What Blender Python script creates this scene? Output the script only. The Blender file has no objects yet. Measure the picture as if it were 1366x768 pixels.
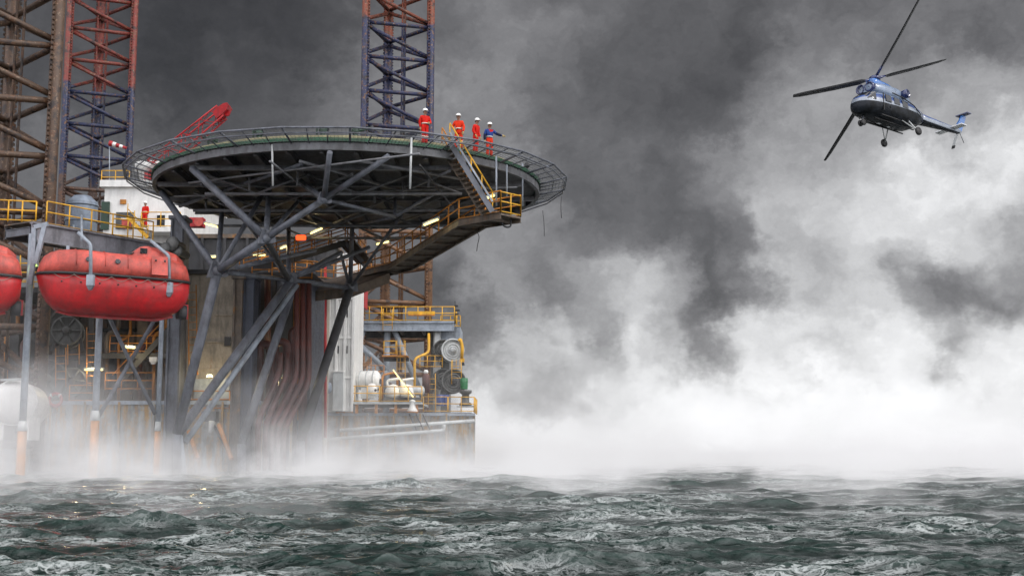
OVER_LO, OVER_HI = 1.6, 2.5
MIST_NEAR, MIST_FAR, MIST_BACK, MIST_PUFF = .002, .15, .010, .13
SEA = .7          # mean sea level; the viewer's eye is 1.3 m above it
FOAM = .52
import bpy, bmesh, math, random
import numpy as np
from mathutils import Vector, Matrix
random.seed(7)
rng = np.random.default_rng(11)
sc = bpy.context.scene
COL = sc.collection
PI = math.pi

# ------------------------------------------------------------------ camera
F = 1650.0                      # focal length in photo pixels (photo is 1366 wide)
PITCH = math.radians(7.5)
CAM = Vector((0.0, 0.0, 2.0))
RGT = Vector((1, 0, 0))
UPV = Vector((0, -math.sin(PITCH), math.cos(PITCH)))
FWD = Vector((0, math.cos(PITCH), math.sin(PITCH)))

def ray(px, py):
    return RGT * ((px - 683) / F) - UPV * ((py - 384) / F) + FWD

def P(px, py, Y):
    """measured point: bearing read off the photo, at its real distance Y"""
    d = ray(px, py)
    return CAM + d * (Y / d.y)

def PZ(px, py, z):
    """same, at its real height z"""
    d = ray(px, py)
    return CAM + d * ((z - CAM.z) / d.z)

cam_d = bpy.data.cameras.new('camera')
cam = bpy.data.objects.new('camera', cam_d)
COL.objects.link(cam)
cam.location = CAM
cam.rotation_euler = (PI / 2 + PITCH, 0, 0)
cam_d.sensor_width = 36.0
cam_d.lens = 36.0 * F / 1366.0
cam_d.clip_start = 0.1
cam_d.clip_end = 8000
sc.camera = cam

# ------------------------------------------------------------------ render settings
sc.view_settings.view_transform = 'Standard'
try:
    sc.view_settings.look = 'None'
except Exception:
    pass
sc.view_settings.exposure = 0.0
sc.view_settings.gamma = 1.0
cy = sc.cycles
cy.use_denoising = True
try:
    cy.denoiser = 'OPENIMAGEDENOISE'
except Exception:
    pass
cy.max_bounces = 10
cy.diffuse_bounces = 3
cy.glossy_bounces = 3
cy.transmission_bounces = 3
cy.volume_bounces = 8
cy.transparent_max_bounces = 6
cy.volume_step_rate = 1.0
cy.volume_max_steps = 192
cy.use_adaptive_sampling = True
cy.adaptive_threshold = 0.02
cy.sample_clamp_indirect = 4.0
cy.caustics_reflective = False
cy.caustics_refractive = False

# ------------------------------------------------------------------ node helper
class NT:
    def __init__(self, tree):
        self.t = tree
        self.n = tree.nodes
        self.l = tree.links
    def new(self, kind, **kw):
        nd = self.n.new(kind)
        for k, v in kw.items():
            setattr(nd, k, v)
        return nd
    def put(self, sock, v):
        if isinstance(v, bpy.types.NodeSocket):
            self.l.new(v, sock)
        elif v is not None:
            sock.default_value = v
    def m(self, op, a, b=None, c=None, clamp=False):
        nd = self.new('ShaderNodeMath', operation=op)
        nd.use_clamp = clamp
        self.put(nd.inputs[0], a)
        if b is not None: self.put(nd.inputs[1], b)
        if c is not None: self.put(nd.inputs[2], c)
        return nd.outputs[0]
    def vm(self, op, a, b=None, scale=None):
        nd = self.new('ShaderNodeVectorMath', operation=op)
        self.put(nd.inputs[0], a)
        if b is not None: self.put(nd.inputs[1], b)
        if scale is not None: self.put(nd.inputs['Scale'], scale)
        return nd.outputs['Value'] if op in ('DISTANCE', 'LENGTH', 'DOT_PRODUCT') else nd.outputs[0]
    def noise(self, vec, scale, detail=4, rough=.55, dist=0.0, col=False, lac=2.0):
        nd = self.new('ShaderNodeTexNoise')
        self.put(nd.inputs['Vector'], vec)
        nd.inputs['Scale'].default_value = scale
        nd.inputs['Detail'].default_value = detail
        nd.inputs['Roughness'].default_value = rough
        nd.inputs['Distortion'].default_value = dist
        nd.inputs['Lacunarity'].default_value = lac
        return nd.outputs['Color'] if col else nd.outputs['Fac']
    def map(self, v, a, b, c=0.0, d=1.0, smooth=True):
        nd = self.new('ShaderNodeMapRange')
        nd.interpolation_type = 'SMOOTHSTEP' if smooth else 'LINEAR'
        self.put(nd.inputs[0], v)
        for i, q in enumerate((a, b, c, d)):
            self.put(nd.inputs[i + 1], q)
        return nd.outputs[0]
    def mix(self, f, a, b, mode='MIX'):
        nd = self.new('ShaderNodeMix', data_type='RGBA', blend_type=mode)
        self.put(nd.inputs[0], f)
        for s, v in ((nd.inputs[6], a), (nd.inputs[7], b)):
            if isinstance(v, (tuple, list)): v = (*v[:3], 1.0)
            self.put(s, v)
        return nd.outputs[2]
    def sep(self, v):
        nd = self.new('ShaderNodeSeparateXYZ')
        self.put(nd.inputs[0], v)
        return nd.outputs
    def comb(self, x, y, z):
        nd = self.new('ShaderNodeCombineXYZ')
        for s, v in zip(nd.inputs, (x, y, z)): self.put(s, v)
        return nd.outputs[0]
    def scl(self, vec, s):
        return self.vm('MULTIPLY', vec, s)

# ------------------------------------------------------------------ world: storm clouds over a Nishita sky
SUN_EL, SUN_AZ = math.radians(42), math.radians(115)     # azimuth clockwise from +Y: to the right, a little behind the viewer
world = bpy.data.worlds.new('World')
sc.world = world
world.use_nodes = True
w = NT(world.node_tree)
w.n.clear()
tc = w.new('ShaderNodeTexCoord')
D = tc.outputs['Generated']
warp = w.noise(w.scl(D, (1, 1, 1.25)), 11.0, 7, .62, col=True)
warp2 = w.noise(w.scl(D, (1, 1, 1.1)), 34.0, 5, .65, col=True)
wv = w.vm('SCALE', w.vm('SUBTRACT', warp, (.5, .5, .5)), scale=.115)
wv2 = w.vm('SCALE', w.vm('SUBTRACT', warp2, (.5, .5, .5)), scale=.04)
Dw = w.vm('ADD', w.vm('ADD', D, wv), wv2)
x_, y_, z_ = w.sep(Dw)
ys = w.m('MAXIMUM', y_, .08)
U = w.m('DIVIDE', x_, ys)
V = w.m('DIVIDE', z_, ys)
# cloud chart: brightness of the cloud cover by bearing (columns) in seven bands of elevation
def bear(px): return (px - 683) / F
rows = [
 (-130, [(-250,.30),(150,.25),(500,.36),(800,.40),(1100,.40),(1400,.45),(1700,.5)]),
 (50,  [(-250,.36),(60,.34),(230,.27),(330,.28),(430,.31),(540,.42),(650,.46),(750,.45),(850,.40),(940,.36),(1000,.31),(1090,.43),(1200,.45),(1340,.47),(1700,.5)]),
 (130, [(-250,.36),(60,.36),(160,.31),(240,.28),(350,.34),(480,.46),(600,.54),(660,.51),(750,.40),(850,.37),(950,.34),(1040,.50),(1120,.56),(1220,.60),(1340,.66),(1700,.6)]),
 (220, [(-250,.42),(40,.42),(130,.40),(300,.36),(500,.44),(620,.51),(700,.54),(760,.42),(860,.42),(930,.44),(970,.54),(1050,.66),(1150,.76),(1250,.87),(1340,.88),(1700,.7)]),
 (300, [(-250,.42),(40,.42),(130,.42),(300,.36),(500,.40),(590,.50),(690,.54),(770,.43),(850,.43),(900,.39),(950,.41),(1000,.50),(1050,.74),(1110,.78),(1180,.86),(1260,.88),(1320,.74),(1380,.64),(1700,.6)]),
 (380, [(-250,.45),(40,.45),(300,.36),(500,.36),(600,.34),(655,.62),(720,.48),(790,.64),(850,.74),(915,.62),(965,.40),(1005,.52),(1060,.74),(1120,.66),(1180,.78),(1230,.62),(1280,.46),(1330,.45),(1400,.6),(1700,.6)]),
 (455, [(-250,.5),(40,.5),(300,.40),(500,.42),(580,.44),(640,.52),(690,.74),(755,.78),(800,.54),(850,.80),(900,.74),(935,.55),(1000,.90),(1060,.84),(1120,.90),(1200,.92),(1262,.70),(1330,.90),(1700,.8)]),
 (535, [(-250,.6),(40,.6),(400,.60),(560,.62),(650,.88),(735,.66),(800,.86),(900,.96),(1000,1.04),(1100,1.05),(1200,1.04),(1290,.98),(1350,.92),(1700,.9)]),
 (600, [(-250,.8),(40,.8),(400,.80),(560,.88),(660,.96),(760,.94),(850,.99),(1000,1.04),(1100,1.05),(1200,1.05),(1340,1.03),(1700,1.0)]),
]
field = None
vs = [math.tan(PITCH + math.atan((384 - r[0]) / F)) for r in rows]
T0, T1 = bear(-300), bear(1750)
for i, (py, pts) in enumerate(rows):
    rp = w.new('ShaderNodeValToRGB')
    rp.color_ramp.interpolation = 'EASE'
    el = rp.color_ramp.elements
    while len(el) > 1: el.remove(el[-1])
    el[0].position = (bear(pts[0][0]) - T0) / (T1 - T0)
    el[0].color = (pts[0][1],) * 3 + (1,)
    for px, g in pts[1:]:
        e = el.new((bear(px) - T0) / (T1 - T0))
        e.color = (g, g, g, 1)
    w.put(rp.inputs[0], w.map(U, T0, T1, smooth=False))
    g = rp.outputs[0]
    # band weight
    if i == 0:
        wt = w.map(V, vs[1], vs[0], 0, 1)
    elif i == len(rows) - 1:
        wt = w.map(V, vs[i], vs[i - 1], 1, 0)
    else:
        up = w.map(V, vs[i], vs[i - 1], 1, 0)
        dn = w.map(V, vs[i + 1], vs[i], 0, 1)
        wt = w.m('MULTIPLY', up, dn)
    term = w.m('MULTIPLY', g, wt)
    field = term if field is None else w.m('ADD', field, term)
# billow detail
nb = w.noise(w.scl(Dw, (1, 1, 1.2)), 15.0, 8, .58)
nb2 = w.noise(w.scl(D, (1, 1, 1.3)), 5.0, 6, .55)
det = w.m('ADD', w.m('MULTIPLY', w.m('SUBTRACT', nb, .5), .42), w.m('MULTIPLY', w.m('SUBTRACT', nb2, .5), .14))
amp = w.map(field, .25, .6, .45, 1.0)
amp = w.m('MULTIPLY', amp, w.map(field, .85, 1.02, 1.0, .5))
field = w.m('MAXIMUM', w.m('ADD', field, w.m('MULTIPLY', det, amp)), .12)
lin = w.m('POWER', field, 2.2)
# unseen overcast behind the viewer and overhead, brightened to light rig and mist
xd, yd, zd = w.sep(D)
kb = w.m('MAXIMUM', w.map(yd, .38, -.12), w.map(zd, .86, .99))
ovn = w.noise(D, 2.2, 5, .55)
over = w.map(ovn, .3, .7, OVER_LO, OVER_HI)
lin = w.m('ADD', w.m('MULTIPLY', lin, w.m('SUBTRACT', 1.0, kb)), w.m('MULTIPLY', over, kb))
tint = w.mix(w.map(field, .2, .9), (1.0, .985, 1.035), (.99, .995, 1.01))
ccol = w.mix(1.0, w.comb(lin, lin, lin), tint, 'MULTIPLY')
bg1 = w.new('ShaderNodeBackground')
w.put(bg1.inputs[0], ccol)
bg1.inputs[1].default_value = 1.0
sky = w.new('ShaderNodeTexSky')
sky.sky_type = 'NISHITA'
sky.sun_disc = False
sky.sun_elevation = SUN_EL
sky.sun_rotation = SUN_AZ
bg2 = w.new('ShaderNodeBackground')
w.put(bg2.inputs[0], sky.outputs[0])
bg2.inputs[1].default_value = 0.06
mx = w.new('ShaderNodeMixShader')
mx.inputs[0].default_value = .96
w.l.new(bg2.outputs[0], mx.inputs[1])
w.l.new(bg1.outputs[0], mx.inputs[2])
wo = w.new('ShaderNodeOutputWorld')
w.l.new(mx.outputs[0], wo.inputs[0])
try:
    world.cycles.sampling_method = 'MANUAL'
    world.cycles.sample_map_resolution = 512
except Exception:
    pass

sun_d = bpy.data.lights.new('sun', 'SUN')
sun_d.energy = 1.3
sun_d.angle = math.radians(14)
sun_d.color = (1.0, .95, .88)
sun = bpy.data.objects.new('sun', sun_d)
COL.objects.link(sun)
sdir = Vector((math.sin(SUN_AZ) * math.cos(SUN_EL), math.cos(SUN_AZ) * math.cos(SUN_EL), math.sin(SUN_EL)))
sun.rotation_euler = (-sdir).to_track_quat('-Z', 'Y').to_euler()

# ------------------------------------------------------------------ sea
def sea():
    R0, R1, NR, NC = 6.0, 2600.0, 1200, 760
    k = np.arange(NR) / (NR - 1)
    r = R0 * (R1 / R0) ** (k ** 1.25)
    s = np.linspace(-1, 1, NC)
    tx = .62 * s + .55 * s ** 5
    Y = np.repeat(r[:, None], NC, 1)
    X = r[:, None] * tx[None, :]
    dr = np.gradient(r)[:, None]
    nw = 170
    lam = 10 ** rng.uniform(math.log10(.2), math.log10(3.8), nw)
    th = rng.normal(math.radians(-96), math.radians(21), nw) + np.where(lam < 2, rng.normal(0, .35, nw), 0)
    amp = .0098 * lam ** .86 * rng.uniform(.5, 1.4, nw)
    ph = rng.uniform(0, 2 * PI, nw)
    dX = np.zeros_like(X); dY = np.zeros_like(X); Z = np.zeros_like(X); J = np.zeros_like(X)
    # wave groups: slow envelope, so crests are broken up
    g = np.zeros_like(X)
    for lg, tg, pg in ((6.5, -1.45, .3), (4.1, -1.75, 1.9), (9.0, -1.2, 4.0), (5.2, -2.0, 2.6), (12.0, -1.6, 5.1), (3.3, -1.3, .9), (7.4, .1, 3.3)):
        g += np.cos(2 * PI / lg * (math.cos(tg) * X + math.sin(tg) * Y) + pg + .8 * np.sin(.21 * X + .11 * Y + pg))
    g = np.clip((g / 2.0 + .15) / 1.6, 0, 1)
    env = .48 + .42 * g * g * (3 - 2 * g)
    for i in range(nw):
        kx, ky = math.cos(th[i]) * 2 * PI / lam[i], math.sin(th[i]) * 2 * PI / lam[i]
        a = amp[i] * np.clip((lam[i] / (3.0 * dr) - .5), 0, 1)
        a = a * (env if lam[i] > .45 else .5 + .5 * env)
        p = kx * X + ky * Y + ph[i]
        c, s_ = np.cos(p), np.sin(p)
        q = 1.0
        Z += a * c
        dX -= q * a * math.cos(th[i]) * s_
        dY -= q * a * math.sin(th[i]) * s_
        J += q * a * (2 * PI / lam[i]) * c
    Z += .8 * np.clip(Z, 0, .35) ** 2
    print('sea std', Z[:500].std())
    co = np.stack([X + dX, Y + dY, Z], -1).reshape(-1, 3)
    idx = np.arange(NR * NC).reshape(NR, NC)
    q = np.stack([idx[:-1, :-1], idx[:-1, 1:], idx[1:, 1:], idx[1:, :-1]], -1).reshape(-1, 4)
    # a plain sheet below carries the sea on to the horizon on every side
    b = len(co)
    co = np.vstack([co, [(-6000, -3000, -1.6), (6000, -3000, -1.6), (6000, 7500, -1.6), (-6000, 7500, -1.6)]])
    q = np.vstack([q, [[b, b + 1, b + 2, b + 3]]])
    me = bpy.data.meshes.new('sea')
    me.vertices.add(len(co)); me.vertices.foreach_set('co', co.ravel())
    me.loops.add(q.size); me.loops.foreach_set('vertex_index', q.ravel().astype(np.int32))
    me.polygons.add(len(q))
    me.polygons.foreach_set('loop_start', np.arange(0, q.size, 4, dtype=np.int32))
    me.polygons.foreach_set('use_smooth', np.ones(len(q), bool))
    me.update(calc_edges=True)
    at = me.attributes.new('crest', 'FLOAT', 'POINT')
    at.data.foreach_set('value', np.concatenate([J.ravel(), np.zeros(4)]).astype(np.float32))
    o = bpy.data.objects.new('sea', me); o.location.z = SEA
    o['kind'] = 'structure'
    COL.objects.link(o)
    m = bpy.data.materials.new('sea_water'); m.use_nodes = True
    t = NT(m.node_tree); t.n.clear()
    geo = t.new('ShaderNodeNewGeometry'); pos = geo.outputs['Position']
    crest = t.new('ShaderNodeAttribute', attribute_name='crest').outputs['Fac']
    # ripples
    p2 = t.scl(pos, (.5, 1.0, 1.0))
    h1 = t.noise(p2, 3.2, 6, .62, .5)
    h2 = t.noise(p2, 9.0, 5, .6, .6)
    ridge = t.m('SUBTRACT', 1.0, t.m('MULTIPLY', t.m('ABSOLUTE', t.m('SUBTRACT', h2, .5)), 2.0))
    hh = t.m('ADD', t.m('MULTIPLY', h1, .55), t.m('MULTIPLY', ridge, .22))
    bp = t.new('ShaderNodeBump'); bp.inputs['Strength'].default_value = 1.0; bp.inputs['Distance'].default_value = .022
    t.put(bp.inputs['Height'], hh)
    # foam: fine lacing drawn out by the wind, thicker on and behind the crests
    fw = t.noise(pos, 1.6, 4, .6, col=True)
    pf = t.vm('ADD', t.scl(pos, (.34, 1.3, 1.0)), t.vm('SCALE', t.vm('SUBTRACT', fw, (.5, .5, .5)), scale=.55))
    v1 = t.noise(pf, 2.0, 7, .66)
    vein = t.m('SUBTRACT', 1.0, t.m('MULTIPLY', t.m('ABSOLUTE', t.m('SUBTRACT', v1, .5)), 26.0), clamp=True)
    v2 = t.noise(pf, 6.5, 6, .7)
    vein2 = t.m('SUBTRACT', 1.0, t.m('MULTIPLY', t.m('ABSOLUTE', t.m('SUBTRACT', v2, .5)), 16.0), clamp=True)
    patch = t.noise(t.scl(pos, (.5, 1.0, 1)), .55, 5, .62)
    pm = t.m('ADD', t.map(patch, .42, .60), .10)
    foam = t.m('MULTIPLY', t.m('MAXIMUM', vein, t.m('MULTIPLY', vein2, .5)), pm)
    cf = t.m('MULTIPLY', t.map(crest, .40, 1.0), t.m('MULTIPLY', t.map(v2, .44, .60), t.m('ADD', vein2, .25), clamp=True))
    foam = t.m('MAXIMUM', t.m('MULTIPLY', foam, FOAM), t.m('MULTIPLY', cf, .22), clamp=True)
    deep = t.mix(t.map(crest, -.2, .6), (.004, .0105, .0085), (.010, .026, .021))
    bs = t.new('ShaderNodeBsdfPrincipled')
    t.put(bs.inputs['Base Color'], t.mix(foam, deep, (.62, .66, .65)))
    t.put(bs.inputs['Roughness'], t.map(foam, 0, .6, .05, .75))
    bs.inputs['IOR'].default_value = 1.33
    t.put(bs.inputs['Normal'], bp.outputs[0])
    out = t.new('ShaderNodeOutputMaterial')
    t.l.new(bs.outputs[0], out.inputs[0])
    me.materials.append(m)
sea()

# ------------------------------------------------------------------ mist over the water
def box_mesh(name, lo, hi):
    vs_ = [(x, y, z) for z in (lo[2], hi[2]) for y in (lo[1], hi[1]) for x in (lo[0], hi[0])]
    fs = [(0, 2, 3, 1), (4, 5, 7, 6), (0, 1, 5, 4), (2, 6, 7, 3), (0, 4, 6, 2), (1, 3, 7, 5)]
    me = bpy.data.meshes.new(name)
    me.from_pydata(vs_, [], fs)
    return me

def mist():
    me = box_mesh('mist', (-75, 17, -1.0), (105, 190, 12.0))
    o = bpy.data.objects.new('mist', me); COL.objects.link(o)
    o['kind'] = 'stuff'
    m = bpy.data.materials.new('mist_air'); m.use_nodes = True
    t = NT(m.node_tree); t.n.clear()
    pos = t.new('ShaderNodeTexCoord').outputs['Object']
    x, y, z = t.sep(pos)
    n1 = t.noise(t.scl(pos, (.7, .5, 1.0)), .24, 4, .62, .8)
    n1 = t.map(n1, .43, .62, .02, 1.1)
    rise = t.map(t.noise(t.scl(pos, (1, 1, .15)), .11, 2, .5), .40, .66, .75, 2.1)
    # scale height grows towards the left of the rig, where the mist climbs
    hs = t.m('MULTIPLY', t.m('ADD', t.map(x, -12, -24, .70, 1.15), t.map(t.m('ABSOLUTE', t.m('ADD', x, 8.0)), 7.0, 2.0, 0.0, .15)), rise)
    z = t.m('SUBTRACT', z, SEA)
    hfall = t.m('EXPONENT', t.m('MULTIPLY', t.m('DIVIDE', t.m('MAXIMUM', z, 0.0), hs), -1.0))
    far = t.m('ADD', t.map(y, 46, 66, MIST_NEAR, MIST_FAR), t.m('MULTIPLY', t.map(y, 18, 46, 0.01, .42), t.map(t.noise(t.scl(pos, (.55, .9, .3)), .42, 4, .62, .6), .47, .66)))
    far2 = t.map(y, 95, 150, 0.0, MIST_BACK)
    back = t.m('EXPONENT', t.m('MULTIPLY', t.m('MAXIMUM', z, 0.0), -1 / 5.0))
    top = t.map(z, 7.5, 12.0, 1.0, 0.0)
    dens = t.m('ADD', t.m('MULTIPLY', t.m('MULTIPLY', far, hfall), n1), t.m('MULTIPLY', t.m('MULTIPLY', far2, back), t.m('MULTIPLY', top, n1)))
    # a puff hanging before the lower left of the rig
    n2 = t.map(t.noise(pos, .30, 5, .6, .4), .38, .64)
    pd = t.vm('DISTANCE', t.scl(pos, (1 / 9.0, 1 / 7.0, 1 / 4.2)), (-23.0 / 9.0, 54.0 / 7.0, 3.0 / 4.2))
    puff = t.m('MULTIPLY', t.map(pd, 1.0, .1), t.m('MULTIPLY', n2, MIST_PUFF))
    dens = t.m('ADD', dens, puff)
    vol = t.new('ShaderNodeVolumePrincipled')
    vol.inputs['Color'].default_value = (1, 1, 1, 1)
    vol.inputs['Anisotropy'].default_value = -.1
    t.put(vol.inputs['Density'], dens)
    out = t.new('ShaderNodeOutputMaterial')
    t.l.new(vol.outputs[0], out.inputs['Volume'])
    try:
        m.cycles.volume_step_rate = .3
    except Exception as e:
        print(e)
    me.materials.append(m)
mist()

# ================================================================== mesh helpers
def V3(a): return Vector(a)

class MB:
    """collects shapes and links them as ONE mesh object"""
    def __init__(s):
        s.v, s.f, s.sm, s.mi = [], [], [], []
        s.cur = 0
    def _add(s, vs, fs, smooth):
        b = len(s.v)
        s.v += [tuple(q) for q in vs]
        for f in fs:
            s.f.append(tuple(b + i for i in f))
            s.sm.append(smooth); s.mi.append(s.cur)
        return s
    def rings(s, rings, cap=True, smooth=True, closed=False):
        n = len(rings[0]); b = len(s.v)
        for r in rings: s.v += [tuple(q) for q in r]
        m = len(rings)
        for k in range(m if closed else m - 1):
            k2 = (k + 1) % m
            for i in range(n):
                j = (i + 1) % n
                s.f.append((b + k * n + i, b + k * n + j, b + k2 * n + j, b + k2 * n + i))
                s.sm.append(smooth); s.mi.append(s.cur)
        if cap and not closed:
            s.f.append(tuple(b + i for i in reversed(range(n)))); s.sm.append(False); s.mi.append(s.cur)
            s.f.append(tuple(b + (m - 1) * n + i for i in range(n))); s.sm.append(False); s.mi.append(s.cur)
        return s
    def tube(s, a, b, r, r2=None, seg=8, cap=True):
        a, b = V3(a), V3(b); d = (b - a)
        if d.length < 1e-6: return s
        d.normalize()
        u = d.cross(Vector((0, 0, 1)))
        if u.length < 1e-3: u = Vector((1, 0, 0))
        u.normalize(); w_ = d.cross(u)
        r2 = r if r2 is None else r2
        R = [[c + (u * math.cos(2 * PI * i / seg) + w_ * math.sin(2 * PI * i / seg)) * q for i in range(seg)] for c, q in ((a, r), (b, r2))]
        return s.rings(R, cap)
    def path(s, pts, r, seg=8, fillet=0.0, closed=False, sub=4):
        pts = [V3(p) for p in pts]
        if fillet > 0 and len(pts) > 2:
            out = [pts[0]]
            for i in range(1, len(pts) - 1):
                p, a, c = pts[i], pts[i - 1], pts[i + 1]
                d1, d2 = (a - p), (c - p)
                f = min(fillet, d1.length * .49, d2.length * .49)
                q1, q2 = p + d1.normalized() * f, p + d2.normalized() * f
                for k in range(sub + 1):
                    t = k / sub
                    out.append(q1 * (1 - t) ** 2 + p * (2 * t * (1 - t)) + q2 * t * t)
            out.append(pts[-1]); pts = out
        n = len(pts); R = []
        u = None
        for i, p in enumerate(pts):
            if closed: d = pts[(i + 1) % n] - pts[i - 1]
            else: d = pts[min(i + 1, n - 1)] - pts[max(i - 1, 0)]
            d.normalize()
            if u is None:
                u = d.cross(Vector((0, 0, 1)))
                if u.length < 1e-2: u = d.cross(Vector((1, 0, 0)))
            u = (u - d * u.dot(d)).normalized()
            w_ = d.cross(u)
            R.append([p + (u * math.cos(2 * PI * k / seg) + w_ * math.sin(2 * PI * k / seg)) * r for k in range(seg)])
        return s.rings(R, not closed, True, closed)
    def box(s, c, size, rot=None, bev=0.0):
        c = V3(c); hx, hy, hz = [q / 2 for q in size]
        vs = [Vector((x, y, z)) for z in (-hz, hz) for y in (-hy, hy) for x in (-hx, hx)]
        if rot is not None: vs = [rot @ q for q in vs]
        return s._add([c + q for q in vs], [(0, 2, 3, 1), (4, 5, 7, 6), (0, 1, 5, 4), (2, 6, 7, 3), (0, 4, 6, 2), (1, 3, 7, 5)], False)
    def span(s, lo, hi):
        lo, hi = V3(lo), V3(hi)
        return s.box((lo + hi) / 2, [abs(q) for q in (hi - lo)])
    def beam(s, a, b, wd, ht, ibeam=False):
        """rectangular (or I) section from a to b, ht kept vertical where it can be"""
        a, b = V3(a), V3(b); d = (b - a).normalized()
        u = d.cross(Vector((0, 0, 1)))
        if u.length < 1e-2: u = Vector((1, 0, 0))
        u.normalize(); w_ = u.cross(d)
        def bar(cw, ch, ww, hh):
            q = [(-1, -1), (1, -1), (1, 1), (-1, 1)]
            R = [[e + u * (cw + x * ww / 2) + w_ * (ch + y * hh / 2) for x, y in q] for e in (a, b)]
            s.rings(R, True, False)
        if not ibeam: bar(0, 0, wd, ht)
        else:
            t = max(.03, ht * .08)
            bar(0, ht / 2 - t / 2, wd, t); bar(0, -ht / 2 + t / 2, wd, t); bar(0, 0, t, ht - 2 * t)
        return s
    def lathe(s, prof, o=(0, 0, 0), axis=(0, 0, 1), seg=24, smooth=True):
        """prof: (radius, height along axis)"""
        o = V3(o); d = V3(axis).normalized()
        u = d.cross(Vector((0, 0, 1)))
        if u.length < 1e-3: u = Vector((1, 0, 0))
        u.normalize(); w_ = d.cross(u)
        R = [[o + d * h + (u * math.cos(2 * PI * i / seg) + w_ * math.sin(2 * PI * i / seg)) * max(r, 1e-4) for i in range(seg)] for r, h in prof]
        return s.rings(R, True, smooth)
    def prism(s, poly, o, ex, ey, th):
        o, ex, ey = V3(o), V3(ex), V3(ey); nz = ex.cross(ey).normalized()
        R = [[o + ex * x + ey * y + nz * t for x, y in poly] for t in (-th / 2, th / 2)]
        return s.rings(R, True, False)
    def ball(s, c, r, seg=12, rg=8):
        c = V3(c); rx, ry, rz = (r, r, r) if not hasattr(r, '__len__') else r
        R = []
        for k in range(rg + 1):
            t = -PI / 2 + PI * k / rg
            R.append([c + Vector((rx * max(math.cos(t), .003) * math.cos(2 * PI * i / seg), ry * max(math.cos(t), .003) * math.sin(2 * PI * i / seg), rz * math.sin(t))) for i in range(seg)])
        return s.rings(R, True)
    def build(s, name, mat, parent=None, local=False):
        off = Vector((0, 0, 0))
        if parent is not None:
            off = Vector((0, 0, 0)) if local else ORG[parent.name]
        elif not local:
            a = np.array(s.v); lo, hi = a.min(0), a.max(0)
            off = Vector(((lo[0] + hi[0]) / 2, (lo[1] + hi[1]) / 2, lo[2]))
        a = np.array(s.v) - np.array(off)
        me = bpy.data.meshes.new(name)
        me.from_pydata(a.tolist(), [], s.f)
        me.polygons.foreach_set('use_smooth', s.sm)
        mats = mat if isinstance(mat, (list, tuple)) else [mat]
        for m_ in mats: me.materials.append(m_)
        if len(mats) > 1: me.polygons.foreach_set('material_index', s.mi)
        me.update()
        bm = bmesh.new(); bm.from_mesh(me)
        bmesh.ops.recalc_face_normals(bm, faces=bm.faces)
        bm.to_mesh(me); bm.free()
        o = bpy.data.objects.new(name, me)
        COL.objects.link(o)
        if parent is not None:
            o.parent = parent
        elif not local:
            o.location = off
        ORG[o.name] = off
        return o

ORG = {}
def tag(o, label, cat, group=None):
    o['label'] = label; o['category'] = cat
    if group: o['group'] = group
    return o

def thing(name, label, cat, loc=(0, 0, 0), group=None, rot=None):
    o = bpy.data.objects.new(name, None)
    o.empty_display_size = .3
    COL.objects.link(o)
    o.location = loc
    if rot is not None: o.rotation_euler = rot
    ORG[o.name] = V3(loc)
    return tag(o, label, cat, group)

def tube_part(parent, name, a, b, r, mat, seg=8, r2=None):
    return MB().tube(a, b, r, r2, seg).build(name, mat, parent)

# ================================================================== materials
MATS = {}
def mat(key, col, rough=.6, metal=0.0, var=.25, rust=0.0, rustcol=(.13, .045, .015), streak=False, scale=1.0, grime=0.0, bump=.0, coat=0.0, spec=.5):
    """paint with uneven tone, rust patches (or runs down from the top when streak) and grime"""
    if key in MATS: return MATS[key]
    m = bpy.data.materials.new(key); m.use_nodes = True
    t = NT(m.node_tree); t.n.clear()
    pos = t.new('ShaderNodeTexCoord').outputs['Object']
    n1 = t.noise(pos, 1.3 * scale, 5, .6)
    n2 = t.noise(pos, 6.0 * scale, 5, .62)
    lo = tuple(c * (1 - var) for c in col); hi = tuple(min(1, c * (1 + var * .8)) for c in col)
    c = t.mix(t.map(t.m('ADD', t.m('MULTIPLY', n1, .6), t.m('MULTIPLY', n2, .4)), .3, .7), lo, hi)
    if rust > 0:
        sv = t.scl(pos, (1.0, 1.0, .12)) if streak else pos
        r1 = t.noise(sv, (2.2 if streak else 1.6) * scale, 7, .66)
        r2 = t.noise(pos, 9.0 * scale, 5, .65)
        rr = t.m('ADD', t.m('MULTIPLY', r1, .72), t.m('MULTIPLY', r2, .28))
        th = .72 - .34 * rust
        f = t.map(rr, th, th + .12)
        rc = t.mix(r2, tuple(q * .45 for q in rustcol), tuple(min(1, q * 1.9) for q in rustcol))
        c = t.mix(f, c, rc)
    if grime > 0:
        g1 = t.noise(t.scl(pos, (1.2, 1.2, .35)), 1.7 * scale, 6, .65)
        c = t.mix(t.m('MULTIPLY', t.map(g1, .42, .66), grime), c, (.022, .02, .018))
    bs = t.new('ShaderNodeBsdfPrincipled')
    t.put(bs.inputs['Base Color'], c)
    bs.inputs['Metallic'].default_value = metal
    t.put(bs.inputs['Roughness'], t.map(n2, .3, .7, max(.02, rough - .12), min(1, rough + .12)))
    try:
        bs.inputs['Coat Weight'].default_value = coat
        bs.inputs['Specular IOR Level'].default_value = spec
    except Exception: pass
    if bump > 0:
        bp = t.new('ShaderNodeBump'); bp.inputs['Strength'].default_value = bump; bp.inputs['Distance'].default_value = .03
        t.put(bp.inputs['Height'], n2); t.put(bs.inputs['Normal'], bp.outputs[0])
    out = t.new('ShaderNodeOutputMaterial'); t.l.new(bs.outputs[0], out.inputs[0])
    MATS[key] = m
    return m

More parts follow.
